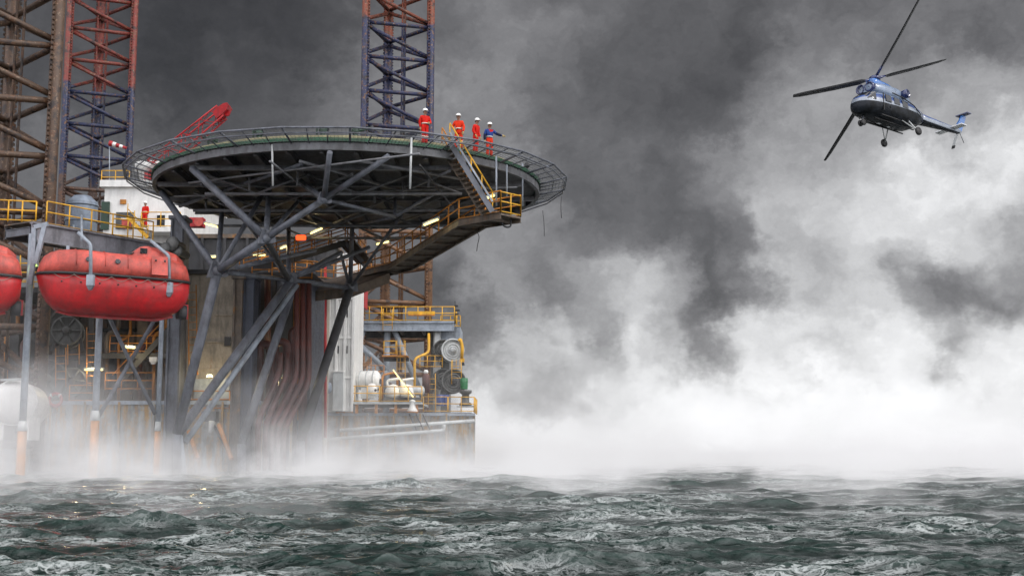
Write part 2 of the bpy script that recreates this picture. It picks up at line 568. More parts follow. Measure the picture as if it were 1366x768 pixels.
def banded(key, bands, rough=.6, mottled=True):
    """leg paint: bands = [(z_top, colour)] from the bottom up, weathered, with pale scale and rust"""
    m = bpy.data.materials.new(key); m.use_nodes = True
    t = NT(m.node_tree); t.n.clear()
    pos = t.new('ShaderNodeNewGeometry').outputs['Position']
    z = t.sep(pos)[2]
    n0 = t.noise(pos, .7, 3, .6)
    zz = t.m('ADD', z, t.m('MULTIPLY', t.m('SUBTRACT', n0, .5), 1.6))
    c = None
    for i, (zt, col) in enumerate(bands):
        n2 = t.noise(pos, 3.1, 5, .62)
        cc = t.mix(n2, tuple(q * .6 for q in col), tuple(min(1, q * 1.5) for q in col))
        c = cc if c is None else t.mix(t.map(zz, bands[i - 1][0] - .2, bands[i - 1][0] + .2), c, cc)
    if mottled:
        f = t.noise(pos, 2.6, 7, .7)
        c = t.mix(t.map(f, .52, .60), c, (.10, .045, .022))
        g = t.noise(pos, 5.2, 6, .7)
        c = t.mix(t.m('MULTIPLY', t.map(g, .56, .66), MOTTLE), c, (.38, .29, .20))
        k = t.noise(pos, 1.5, 6, .7)
        c = t.mix(t.m('MULTIPLY', t.map(k, .52, .62), .85), c, (.014, .012, .014))
    bs = t.new('ShaderNodeBsdfPrincipled')
    t.put(bs.inputs['Base Color'], c)
    bs.inputs['Roughness'].default_value = rough
    out = t.new('ShaderNodeOutputMaterial'); t.l.new(bs.outputs[0], out.inputs[0])
    return m

def glow(key, col, strength):
    if key in MATS: return MATS[key]
    m = bpy.data.materials.new(key); m.use_nodes = True
    t = NT(m.node_tree); t.n.clear()
    e = t.new('ShaderNodeEmission'); e.inputs[0].default_value = (*col, 1); e.inputs[1].default_value = strength
    out = t.new('ShaderNodeOutputMaterial'); t.l.new(e.outputs[0], out.inputs[0])
    MATS[key] = m
    return m

MOTTLE = .45
M = dict(
    steel=mat('grey_blue_steel', (.115, .125, .150), .5, var=.35, rust=.28, grime=.5),
    pale=mat('pale_grey_steel', (.28, .32, .37), .45, var=.25, rust=.15, grime=.35),
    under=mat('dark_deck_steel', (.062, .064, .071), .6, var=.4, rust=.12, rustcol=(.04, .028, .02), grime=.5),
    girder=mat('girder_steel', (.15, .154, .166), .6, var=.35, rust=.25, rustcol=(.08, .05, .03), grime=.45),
    dark=mat('dark_grimy_steel', (.035, .036, .04), .65, var=.4, rust=.3, rustcol=(.10, .05, .02), grime=.5),
    brownplate=mat('brown_stained_steel', (.13, .10, .075), .65, var=.4, rust=.55, rustcol=(.19, .085, .02), grime=.6),
    yellow=mat('yellow_paint', (.68, .36, .016), .5, var=.25, rust=.25, grime=.3),
    amber=mat('amber_paint', (.46, .175, .015), .55, var=.3, rust=.42, rustcol=(.16, .05, .015), grime=.4),
    red=mat('red_gelcoat', (.40, .004, .008), .5, var=.35, grime=.32, coat=.0),
    salmon=mat('faded_red_gelcoat', (.50, .075, .055), .55, var=.4, rust=.42, rustcol=(.33, .025, .015), grime=.35),
    cranered=mat('crane_red', (.42, .006, .012), .5, var=.3, grime=.3),
    pipered=mat('oxide_red_pipe', (.085, .022, .016), .55, var=.45, rust=.45, rustcol=(.20, .035, .018), streak=True, grime=.5),
    white=mat('white_paint', (.74, .74, .72), .5, var=.08, rust=.22, rustcol=(.34, .17, .06), streak=True, grime=.15),
    cream=mat('stained_cream_plate', (.33, .29, .235), .6, var=.25, rust=.42, rustcol=(.20, .10, .04), streak=True, grime=.5),
    hull=mat('rust_run_hull', (.30, .32, .32), .6, var=.35, rust=.80, rustcol=(.30, .165, .03), streak=True, grime=.55, scale=1.1),
    beampale=mat('violet_grey_steel', (.20, .20, .225), .5, var=.3, rust=.2, grime=.5),
    bluegrey=mat('slate_blue_plate', (.055, .068, .10), .55, var=.35, rust=.2, streak=True, grime=.55),
    tank=mat('tank_grey', (.20, .24, .30), .45, var=.25, rust=.12, grime=.35),
    green=mat('deck_green', (.012, .085, .04), .6, var=.35, rust=.1, grime=.3),
    coaming=mat('weathered_edge_yellow', (.30, .27, .15), .6, var=.3, grime=.35),
    monitor=mat('monitor_green', (.015, .05, .03), .5, var=.3, grime=.3),
    orange=mat('coverall_orange', (.66, .035, .008), .8, var=.2, grime=.08, scale=4, spec=.2),
    redcloth=mat('coverall_red', (.58, .014, .008), .8, var=.2, grime=.1, scale=4, spec=.2),
    bluecloth=mat('jacket_blue', (.022, .055, .22), .8, var=.25, scale=4, spec=.2),
    darkcloth=mat('cuff_navy', (.012, .016, .04), .8, var=.2, scale=4, spec=.2),
    skin=mat('skin', (.26, .13, .085), .6, var=.1, scale=6),
    hair=mat('dark_hair', (.018, .014, .012), .7, var=.2, scale=8),
    helmet=mat('helmet_white', (.80, .80, .78), .3, var=.05, scale=4),
    glove=mat('work_glove', (.36, .28, .13), .8, var=.2, scale=6),
    boot=mat('boot_black', (.012, .012, .013), .5, var=.2),
    tape=mat('reflective_tape', (.62, .60, .52), .35, var=.1, scale=5),
    black=mat('black_rubber', (.012, .012, .013), .6, var=.2),
    rope=mat('grey_rope', (.22, .20, .17), .8, var=.2),
    wire=mat('net_wire', (.10, .105, .10), .5, var=.3),
    glass=mat('dark_glass', (.015, .018, .022), .08, var=.1, coat=.4),
    heliblue=mat('helicopter_blue', (.030, .13, .38), .25, var=.2, coat=.6, scale=1.5),
    helinavy=mat('helicopter_navy', (.012, .022, .10), .25, var=.2, coat=.6, scale=1.5),
    heliwhite=mat('helicopter_white', (.66, .68, .70), .25, var=.1, grime=.2, coat=.6, scale=1.5),
    helibelly=mat('helicopter_belly', (.01, .011, .013), .5, var=.4, grime=.4, coat=.0, scale=1.5),
    blade=mat('rotor_blade', (.012, .012, .014), .45, var=.2),
    machinery=mat('oily_machinery', (.085, .088, .085), .5, var=.4, rust=.3, grime=.55, scale=1.5),
    lightgrey=mat('light_grey_paint', (.46, .48, .48), .45, var=.15, rust=.15, grime=.25),
    drumblue=mat('barrel_blue', (.015, .06, .26), .4, var=.2, grime=.2),
    drumgreen=mat('barrel_green', (.01, .17, .05), .4, var=.2, grime=.2),
    lamp=glow('lit_tube', (1.0, .80, .30), 2.8),
    lampgreen=glow('lit_green_tube', (.62, 1.0, .22), 2.5),
    lampred=glow('lit_red_lens', (1.0, .08, .02), 2.5),
)

# ================================================================== repeated builders
def railing(pts, label, cat='guard rail', h=1.1, step=1.5, m=None, r=.040, group=None, name='guard_rail', closed=False):
    m = m or M['yellow']
    pts = [V3(p) for p in pts]
    t = thing(name, label, cat, pts[0], group)
    up = Vector((0, 0, 1))
    for nm, hh in (('top_rail', h), ('mid_rail', h * .55)):
        MB().path([p + up * hh for p in pts], r, 6).build(nm, m, t)
    MB().path([p + up * .09 for p in pts], r * .8, 4).build('toe_rail', m, t)
    done = []
    for a, b in zip(pts[:-1], pts[1:]):
        n = max(1, round((b - a).length / step))
        for k in range(n + 1):
            q = a.lerp(b, k / n)
            if all((q - e).length > .2 for e in done):
                done.append(q)
                tube_part(t, 'post', q, q + up * h, r, m, 6)
    return t

def ladder(base, top, label, out=(0, -1, 0), w_=.5, cage=False, m=None, group=None):
    m = m or M['yellow']
    base, top = V3(base), V3(top)
    t = thing('caged_ladder' if cage else 'ladder', label, 'ladder', base, group)
    d = (top - base); L = d.length; d.normalize()
    o = V3(out).normalized(); s_ = d.cross(o).normalized()
    for k in (-1, 1):
        tube_part(t, 'stile', base + s_ * k * w_ / 2, top + s_ * k * w_ / 2, .035, m, 6)
    n = int(L / .42)
    for i in range(1, n):
        q = base + d * (L * i / n)
        tube_part(t, 'rung', q - s_ * w_ / 2, q + s_ * w_ / 2, .022, m, 6)
    if cage:
        for i in range(max(2, int(L / 1.0))):
            q = base + d * min(L, 1.2 + i * 1.0)
            if (q - base).length > L - .05 and i: break
            arc = [q + s_ * (.42 * math.cos(a)) * 1.0 + o * (.72 * math.sin(a)) for a in np.linspace(0, PI, 9)]
            MB().path(arc, .028, 5).build('cage_hoop', m, t)
        for a in (PI * .25, PI * .5, PI * .75):
            e = s_ * (.42 * math.cos(a)) + o * (.72 * math.sin(a))
            tube_part(t, 'cage_bar', base + d * 1.2 + e, base + d * L + e, .022, m, 5)
    return t

def strip_light(a, b, label, m=None, r=.06, watt=110):
    a, b = V3(a), V3(b)
    t = thing('strip_light', label, 'lamp', a)
    MB().beam(a + Vector((0, .05, .10)), b + Vector((0, .05, .10)), .18, .07).build('housing', M['pale'], t)
    d = (b - a).normalized() * .06
    MB().tube(a + d, b - d, r, seg=8).build('lit_tube', m or M['lamp'], t)
    if watt:
        ld = bpy.data.lights.new('lamp_light', 'POINT'); ld.energy = watt; ld.color = (1.0, .80, .42) if m is None or m is M['lamp'] else (.7, 1.0, .3); ld.shadow_soft_size = .25; ld.specular_factor = 0.0
        lo_ = bpy.data.objects.new('lamp_light', ld); COL.objects.link(lo_); lo_.parent = t; lo_.location = (b - a) / 2 + Vector((0, -.22, -.1))
    for e in (a, b):
        MB().beam(e + Vector((0, .03, -.05)), e + Vector((0, .03, .08)), .07, .05).build('end_socket', M['pale'], t)
    return t

# ================================================================== the jack-up rig
UP = Vector((0, 0, 1))
HC = Vector((-9.5, 71.0, 17.4))      # centre of the helideck, top of its plate
RD, RN = 11.15, 12.75                  # deck radius, radius of the safety net's outer rail

# ------------------------------------------------------------------ lattice legs
def lattice_leg(cx, cy, phi, s, z0, z1, nodez, material, label, risers):
    t = thing('lattice_leg', label, 'rig leg', (cx, cy, 0), 'jack-up legs of the rig')
    rot = lambda x, y: Vector((cx + (x * math.cos(phi) + y * math.sin(phi)) * s, cy + (-x * math.sin(phi) + y * math.cos(phi)) * s, 0))
    Cc, A, B = rot(.577, 0), rot(-.289, .5), rot(-.289, -.5)
    ctr = Vector((cx, cy, 0))
    for c in (Cc, A, B):
        ch = MB().tube(c + UP * z0, c + UP * z1, .38, seg=12).build('chord', material, t)
        # two toothed racks, in the plane square to the leg's centre line
        d = (c - ctr).normalized(); e = Vector((-d.y, d.x, 0))
        for k in (-1, 1):
            poly = [(.25, z0)]
            z = z0
            while z < z1 - .3:
                poly += [(.40, z), (.52, z + .07), (.52, z + .19), (.40, z + .26)]
                z += .31
            poly += [(.25, z)]
            # strip of quads rather than one long polygon
            mb = MB()
            outer = poly[1:-1]
            n = e * k
            for (r1, za), (r2, zb) in zip(outer[:-1], outer[1:]):
                vs = []
                for th in (-.07, .07):
                    for r, z_ in ((.25, za), (r1, za), (r2, zb), (.25, zb)):
                        vs.append(c + n * r + d * th + UP * z_)
                mb._add(vs, [(0, 1, 2, 3), (7, 6, 5, 4), (1, 5, 6, 2)], False)
            o = mb.build('rack', material, t)
            o.parent = ch
    z = nodez
    while z - 3.4 > z0: z -= 3.4
    # braces: two faces show their horizontals and diagonals, the far one too
    while z < z1 - .4:
        for a, b in ((A, Cc), (B, Cc), (A, B)):
            dd = (b - a).normalized() * .33
            tube_part(t, 'horizontal_brace', a + dd + UP * z, b - dd + UP * z, .205, material, 8)
            if z - 3.1 > z0:
                tube_part(t, 'diagonal_brace', a + dd + UP * (z - .45), b - dd + UP * (z - 2.95), .19, material, 8)
        z += 3.4
    for k in range(risers):
        q = ctr + Vector((rng.uniform(-.16, .16) * s, rng.uniform(-.16, .16) * s, 0))
        tube_part(t, 'riser_pipe', q + UP * z0, q + UP * z1, .09, material, 6)
    # splash collar where each leg comes out of its well
    return t

leg_rust = banded('leg_rust_scale', [(99, (.070, .040, .024))])
leg_mid = banded('leg_red_over_navy', [(30.0, (.07, .04, .03)), (39.8, (.012, .020, .060)), (99, (.15, .022, .015))])
leg_bow = banded('leg_navy_over_rust', [(29.0, (.15, .075, .035)), (43.5, (.014, .020, .062)), (99, (.16, .036, .016))])

c1 = P(73, 120, 72)
lattice_leg(c1.x - .56 * 6.4, 72.9, math.radians(14), 6.4, -4, 40, P(73, 62, 72).z, leg_rust, 'rusty brown lattice leg beside the half-hidden lifeboat, nearest of the three legs', 3)
c2 = P(177, 50, 126)
lattice_leg(c2.x - .57 * 6.4, 126.9, math.radians(9), 6.4, -4, 62, P(177, 45, 126).z, leg_mid, 'toothed lattice leg painted red above and navy below, behind the grey tank', 3)
c3 = P(574, 100, 117)
lattice_leg(c3.x - .56 * 6.4, 118, math.radians(14), 6.4, -4, 58, P(577, 37, 117).z, leg_bow, 'dark navy lattice leg with orange top, rising behind the helideck', 3)

# ------------------------------------------------------------------ hull
hull_t = thing('rig_hull', 'grey rig hull streaked with rust, low above the water under the deck houses', 'hull', (-20, 100, 1))
def poly_block(mb, pts, z0, z1):
    R = [[(x, y, z) for x, y in pts] for z in (z0, z1)]
    return mb.rings(R, True, False)
XR = P(634, 560, 98).x
XM = P(425, 560, 96).x
poly_block(MB(), [(XR, 98), (XR * 1.62, 150), (-58, 150), (-58, 74), (XM, 74), (XM, 97)], -1.5, 4.95).build('hull_shell', M['hull'], hull_t)
poly_block(MB(), [(XR - .3, 98.4), (XR * 1.64, 149), (-57, 149), (-57, 74.4), (XM - .3, 74.4), (XM - .3, 97.4)], 4.95, 5.03).build('main_deck', M['brownplate'], hull_t)
for px in (20, 66, 112, 158, 204, 250, 296, 342, 388):
    q = P(px, 570, 73.85)
    MB().span((q.x - .07, 73.78, -1), (q.x + .07, 73.98, 4.9)).build('stiffener', M['hull'], hull_t)
for px in (455, 490, 525, 560, 595):
    q = P(px, 570, 96.9)
    MB().span((q.x - .07, 96.75, -1), (q.x + .07, 97.6, 4.9)).build('stiffener', M['hull'], hull_t)
MB().beam((XM + .2, 96.85, 4.85), (XR, 97.85, 4.85), .16, .22).build('rubbing_strake', M['pale'], hull_t)
MB().beam((-45, 73.9, 4.85), (XM, 73.9, 4.85), .16, .22).build('rubbing_strake', M['pale'], hull_t)

# ------------------------------------------------------------------ helideck
hd = thing('helideck', 'large round dark helideck with green edge carried on grey struts', 'helideck', (HC.x, HC.y, 16.4))
def circ(r, z, n=64, a0=0.0):
    return [Vector((HC.x + r * math.cos(a0 + 2 * PI * i / n), HC.y + r * math.sin(a0 + 2 * PI * i / n), z)) for i in range(n)]
def ring(mb, r0, r1, z0, z1, n=64):
    prof = [(r0, z0), (r1, z0), (r1, z1), (r0, z1)]
    R = [[Vector((HC.x + r * math.cos(2 * PI * i / n), HC.y + r * math.sin(2 * PI * i / n), z)) for r, z in prof] for i in range(n)]
    return mb.rings(R, False, False, True)
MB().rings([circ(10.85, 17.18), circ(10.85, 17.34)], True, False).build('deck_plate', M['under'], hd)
MB().rings([circ(10.80, 17.345), circ(10.80, 17.39)], True, False).build('deck_surface', M['green'], hd)
ring(MB(), 10.90, 11.10, 16.80, 17.21).build('rim_girder', M['girder'], hd)
ring(MB(), 10.86, 11.18, 17.22, 17.40).build('edge_gutter', M['green'], hd)
ring(MB(), 10.60, 10.66, 17.40, 17.66).build('edge_coaming', M['coaming'], hd)
for x in np.arange(-10.2, 10.3, 1.7):
    h = math.sqrt(max(0, 10.85 ** 2 - x * x)) - .05
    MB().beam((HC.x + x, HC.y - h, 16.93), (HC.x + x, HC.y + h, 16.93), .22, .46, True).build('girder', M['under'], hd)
for y in (-8.0, -4.0, 0, 4.0, 8.0):
    h = math.sqrt(10.85 ** 2 - y * y) - .05
    MB().beam((HC.x - h, HC.y + y, 16.58), (HC.x + h, HC.y + y, 16.58), .26, .24, True).build('cross_beam', M['girder'], hd)
# safety net: a rim of straight rails on outriggers, with a wire net stretched between
NS = 24
outer = circ(RN, 17.52, NS, PI / NS); inner = circ(RN - .75, 17.45, NS, PI / NS)
low = circ(RN - .12, 17.28, NS, PI / NS); base = circ(11.18, 17.15, NS, PI / NS)
nf = MB().path(outer, .055, 6, closed=True).build('net_rail', M['steel'], hd)
MB().path(low, .04, 6, closed=True).build('net_rail', M['steel'], hd)
MB().path(inner, .035, 6, closed=True).build('net_rail', M['steel'], hd)
for i in range(NS):
    MB().tube(base[i], outer[i], .06, seg=6).build('outrigger', M['steel'], hd)
    j = (i + 1) % NS
    for k in (.30, .62):
        a = base[i].lerp(base[j], k); b = outer[i].lerp(outer[j], k + .06)
        MB().tube(a, b, .032, seg=5).build('net_spreader', M['steel'], hd)
net = MB()
for k in range(1, 8):
    net.path([base[i].lerp(outer[i], k / 8) for i in range(NS)], .011, 4, closed=True)
for i in range(NS):
    j = (i + 1) % NS
    for k in range(1, 16):
        net.tube(base[i].lerp(base[j], k / 16), outer[i].lerp(outer[j], k / 16), .009, seg=3)
net.build('netting', M['wire'], hd)

def U(px, py, z=16.6): return PZ(px, py, z)

# fire monitors on the deck edge
def monitor(px, label, ang):
    q = P(px, 180, 62)
    x = q.x - HC.x
    y = -math.sqrt(10.35 ** 2 - x * x)
    b = Vector((q.x, HC.y + y, 17.4))
    t = thing('fire_monitor', label, 'fire monitor', b)
    MB().tube(b, b + UP * .5, .12, seg=10).build('pedestal', M['monitor'], t)
    MB().ball(b + UP * .55, .2).build('swivel', M['monitor'], t)
    d = Vector((math.cos(ang), math.sin(ang), .35))
    MB().tube(b + UP * .55, b + UP * .55 + d * .85, .09, .065, 8).build('barrel', M['monitor'], t)
    MB().tube(b + UP * .55 + d * .85, b + UP * .55 + d * 1.0, .09, .11, 8).build('nozzle', M['dark'], t)
    MB().lathe([(.2, -.02), (.2, .02)], b + UP * .5 + Vector((-.28, -.1, 0)), (1, 0, 0), 12).build('valve_wheel', M['monitor'], t)
monitor(283, 'dark green fire monitor on the deck edge beside the red crane boom', 2.4)
monitor(350, 'dark green fire monitor on the deck edge, between boom and the navy leg', 2.0)
monitor(436, 'small green fire monitor on the deck edge left of the navy leg', 1.5)
monitor(478, 'green fire monitor standing on the deck edge right before the navy leg', .6)
def far_lamp(px, py, Y, label):
    q = P(px, py, Y)
    t = thing('perimeter_lamp', label, 'lamp', q)
    MB().tube(q, q + UP * .3, .06, seg=8).build('stem', M['dark'], t)
    MB().lathe([(.13, .3), (.15, .42), (.10, .55), (.03, .6)], q, (0, 0, 1), 10).build('lens_cage', M['dark'], t)
far_lamp(703, 230, 69.0, 'dark lamp stub on the helideck edge, upper of the two by the net corner')
far_lamp(717, 247, 72.0, 'dark lamp stub on the helideck edge, lower of the two by the net corner')

# ------------------------------------------------------------------ support truss below the helideck
st = thing('support_truss', 'grey tubular struts and braces holding up the round helideck', 'truss', (-15, 68, 1.7))
def strut(a, b, r, name='strut', m='steel'):
    return tube_part(st, name, a, b, r, M[m], 12)
N1 = P(290, 362, 65); N2 = P(355, 318, 62.5); N2b = P(432, 266, 62)
M1 = P(385, 373, 73); M4 = P(467, 384, 80); M5 = P(527, 289, 66)
strut(N1, N2, .22); strut(N2, N2b, .17); strut(N2b, U(519, 208), .15)
strut(U(256, 224), N2, .20); strut(N2, M1, .16, m='dark'); strut(U(216, 257), N1, .19)
strut(N1, U(297, 270), .14); strut(N1, U(353, 256), .14); strut(N2, U(359, 252), .15)
strut(N2, U(402, 264), .12); strut(N2b, U(440, 203), .14); strut(N2b, U(400, 240), .13)
strut(N2b, M5, .10); strut(M5, U(600, 246), .10); strut(M5, U(527, 262), .10); strut(M5, U(474, 300), .10)
strut(U(240, 275, 16.35), U(402, 219, 16.35), .10); strut(U(268, 246, 16.35), U(310, 262, 16.35), .07)
strut(N1, M1, .13); strut(P(316, 357, 65), P(420, 334, 73), .12); strut(M1, P(455, 337, 77), .15)
strut(M1, P(492, 330, 80), .13); strut(M1, M4, .15); strut(M4, U(470, 296), .14); strut(M4, P(455, 340, 79), .10)
strut(M1, U(385, 300), .14); strut(M4, U(540, 280), .10); strut(M1, U(330, 300), .10)
# legs of the truss
strut(N1, P(236, 578, 66), .26, 'leg'); 
strut(P(386, 377, 73), P(238, 578, 67), .25, 'leg'); strut(P(396, 380, 73.5), P(247, 590, 67.5), .16, 'leg', 'pale')
strut(P(392, 380, 74), P(322, 592, 71), .24, 'leg')
strut(M4, P(401, 588, 74.5), .28, 'leg', 'dark')
strut(P(236, 578, 66), P(235, 662, 66), .24, 'foot'); strut(P(238, 578, 67), P(247, 662, 67), .22, 'foot', 'pale')
strut(P(322, 592, 71), P(322, 660, 71), .24, 'foot'); strut(P(401, 588, 74.5), P(401, 655, 74.5), .26, 'foot')
for n, r in ((N1, .34), (N2, .28), (N2b, .24), (M1, .34), (M4, .34)):
    MB().ball(n, r).build('node', M['steel'], st)
# space frame hung under the deck: bottom chords with zigzag webs
for yo in (-6.4, -1.8, 3.0, 7.4):
    h = math.sqrt(10.2 ** 2 - yo * yo) * .86
    zb = 15.55
    strut(HC + Vector((-h, yo, zb - HC.z)), HC + Vector((h, yo, zb - HC.z)), .085, 'bottom_chord', 'girder')
    n = max(4, int(h * 2 / 2.3))
    for k in range(n):
        xa, xb = -h + 2 * h * k / n, -h + 2 * h * (k + 1) / n
        za, zc_ = (zb, 16.6) if k % 2 else (16.6, zb)
        strut(HC + Vector((xa, yo, za - HC.z)), HC + Vector((xb, yo, zc_ - HC.z)), .06, 'web_bar', 'girder')
# gusset plates where the braces meet
for n_, s_ in ((N1, 1.0), (N2, .85), (N2b, .7), (M1, .9), (M4, .9)):
    for k, e in enumerate(((1, 0, 0), (.5, .6, 0))):
        MB().prism([(-.6 * s_, -.35 * s_), (.6 * s_, -.25 * s_), (.5 * s_, .45 * s_), (-.3 * s_, .55 * s_)], n_, Vector(e).normalized(), (0, 0, 1), .05).build('gusset_plate', M['steel'], st)
# service pipes and cable runs clipped under the deck grid
for k, (a, b, m_) in enumerate((((232, 262), (690, 250), 'girder'), ((252, 244), (560, 205), 'girder'), ((300, 285), (600, 280), 'dark'), ((360, 215), (470, 300), 'girder'), ((560, 220), (610, 285), 'dark'))):
    MB().tube(U(*a, 16.15 - .05 * k), U(*b, 16.15 - .05 * k), .055, seg=6).build('service_pipe', M[m_], st)
# small hangers below the deck grid
for px, py in ((275, 262), (333, 232), (397, 225), (500, 250), (538, 243), (572, 228), (610, 262), (640, 245)):
    q = U(px, py)
    strut(q, q - UP * .9, .06, 'hanger', 'girder')
for a, b in (((300, 262), (430, 300)), ((400, 215), (560, 262)), ((440, 300), (600, 228)), ((330, 290), (470, 232)), ((520, 300), (640, 262)), ((270, 240), (360, 250)), ((480, 215), (620, 240))):
    strut(U(*a, 16.3), U(*b, 16.3), .075, 'bracing', 'girder')

def hung(px, y0, y1, Y, r, label, m='pale', name='hanging_pole', dx=0):
    a, b = P(px, y0, Y), P(px + dx, y1, Y)
    o = MB().tube(a, b, r, seg=8).build(name, M[m]); tag(o, label, name.split('_')[-1])
hung(549, 182, 252, 59.3, .055, 'pale hose pole hanging from the deck rim near the first worker', 'lightgrey', dx=-2)
hung(363, 193, 248, 60.2, .05, 'thin white pole hanging below the deck rim between the front braces', 'lightgrey', dx=1)
hung(662, 208, 275, 63.0, .05, 'grey post beside the stairs, standing between deck edge and walkway', 'pale', 'stanchion_post')
hung(676, 220, 262, 64.5, .045, 'thin grey post under the net, second from the stairs', 'pale', 'stanchion_post')
hung(697, 218, 275, 66.5, .045, 'bent grey post under the net, farthest from the stairs', 'pale', 'stanchion_post')
def rope(pts, label, r=.022):
    o = MB().path(pts, r, 6, fillet=.5).build('loose_rope', M['black']); tag(o, label, 'rope')
rope([P(749, 262, 74), P(748, 275, 74), P(749, 291, 74)], 'short rope end hanging from the outer corner of the net')
rope([P(724, 281, 78), P(726, 300, 78), P(726, 315, 78)], 'dark rope hanging below the net, longest of the three')
rope([P(634, 306, 66), P(640, 315, 66), P(637, 326, 66), P(636, 335, 66)], 'curling rope hanging below the walkway')

# ------------------------------------------------------------------ walkway and stairs below the helideck
ZW = 14.0
wk = thing('walkway', 'brown plated walkway hanging under the helideck with amber handrails', 'walkway', PZ(520, 352, ZW))
W = [PZ(372, 383, ZW), PZ(445, 373, ZW), PZ(520, 353, ZW), PZ(612, 294, ZW), PZ(668, 284, ZW)]
W[0] = P(372, 380, 84); W[0].z = ZW
def offs(pts, d):
    out = []
    for i, p in enumerate(pts):
        a = pts[max(i - 1, 0)]; b = pts[min(i + 1, len(pts) - 1)]
        t = (b - a).normalized(); n = Vector((-t.y, t.x, 0))
        out.append(p + n * d)
    return out
Wn, Wf = W, offs(W, 1.5)
wb = MB()
for i in range(len(W) - 1):
    a, b, c, d = Wn[i], Wn[i + 1], Wf[i + 1], Wf[i]
    wb.rings([[q + UP * z for q in (a, b, c, d)] for z in (-.10, 0)], True, False)
wb.build('deck_plate', M['brownplate'], wk)
for edge in (Wn, Wf):
    for a, b in zip(edge[:-1], edge[1:]):
        MB().beam(a - UP * .12, b - UP * .12, .14, .36, True).build('stringer', M['brownplate'], wk)
for a, b, c, d in zip(Wn[:-1], Wn[1:], Wf[1:], Wf[:-1]):
    n = max(2, int((b - a).length / 2.2))
    for k in range(n):
        e = (k + .5) / n
        MB().beam(a.lerp(b, e) - UP * .22, d.lerp(c, e) - UP * .22, .10, .14).build('floor_bearer', M['brownplate'], wk)
# plated bracket that carries its inner end
MB().rings([[q + UP * z for q in (P(395, 384, 80), P(470, 376, 80), P(520, 357, 80), P(505, 352, 84), P(400, 372, 84))] for z in (-1.0, -.35)], True, False).build('bracket', M['brownplate'], wk)
railing(Wn, 'amber handrail along the near edge of the hanging walkway', h=1.15, step=2.0, m=M['amber'])
railing(Wf[:4] + [Wf[4]], 'amber handrail along the far edge of the hanging walkway', h=1.15, step=2.0, m=M['amber'])
railing([Wn[4], Wf[4]], 'short yellow end rail closing the walkway landing at the stair foot', step=.7)
# upper gangway towards the deck houses
UG = [P(322, 362, 80), P(395, 343, 79), P(462, 322, 80), P(487, 350, 84)]
ug = thing('gangway', 'amber railed gangway behind the struts, leading to the white houses', 'walkway', UG[0])
for i in range(3):
    a, b = UG[i], UG[i + 1]
    MB().beam(a, b, 1.2, .14).build('deck_plate', M['brownplate'], ug)
    MB().beam(a - UP * .2 + Vector((0, -.6, 0)), b - UP * .2 + Vector((0, -.6, 0)), .08, .4).build('stringer', M['dark'], ug)
railing([q + Vector((0, -.6, .06)) for q in UG], 'amber handrail on the gangway behind the struts, near side', m=M['amber'], step=1.3)
railing([q + Vector((0, .6, .06)) for q in UG], 'amber handrail on the gangway behind the struts, far side', m=M['amber'], step=1.3)

stp = thing('deck_stairs', 'steep grey stairs with yellow handrail from walkway up to the helideck', 'stairs', PZ(664, 285, ZW))
Sb = PZ(657, 283, ZW) + Vector((0, -.15, 0)); Stp = P(600, 190, Sb.y - .2)
for k in (0, 1):
    o_ = Vector((-.75 * (1 - k) * .6, .9 * (1 - k), 0))
    MB().beam(Sb + o_, Stp + o_, .07, .28).build('stringer', M['steel'] if k else M['brownplate'], stp)
nt = 15
for i in range(nt):
    q = Sb.lerp(Stp, (i + .5) / nt)
    MB().beam(q + Vector((-.04, .03, 0)), q + Vector((-.42, .87, 0)), .28, .05).build('tread', M['brownplate'], stp)
for k, mm in ((1, 'yellow'), (0, 'amber')):
    o_ = Vector((-.75 * (1 - k) * .6, .9 * (1 - k), 0))
    for h in (1.0, .55):
        MB().tube(Sb + o_ + UP * h, Stp + o_ + UP * h, .04, seg=6).build('handrail', M[mm], stp)
    for i in range(5):
        q = Sb.lerp(Stp, i / 4) + o_
        tube_part(stp, 'post', q, q + UP * 1.0, .034, M[mm], 6)
MB().beam(Sb + Vector((0, -.06, .5)), Stp + Vector((0, -.06, .5)), .09, .09).build('grab_tube', M['pale'], stp)
# bent pipe loop under the landing
o = MB().path([P(668, 293, 63), P(672, 303, 63), P(682, 303, 63), P(681, 290, 63)], .05, 6, fillet=.2).build('drain_pipe', M['dark']); tag(o, 'small bent drain pipe looping below the walkway landing', 'pipe')

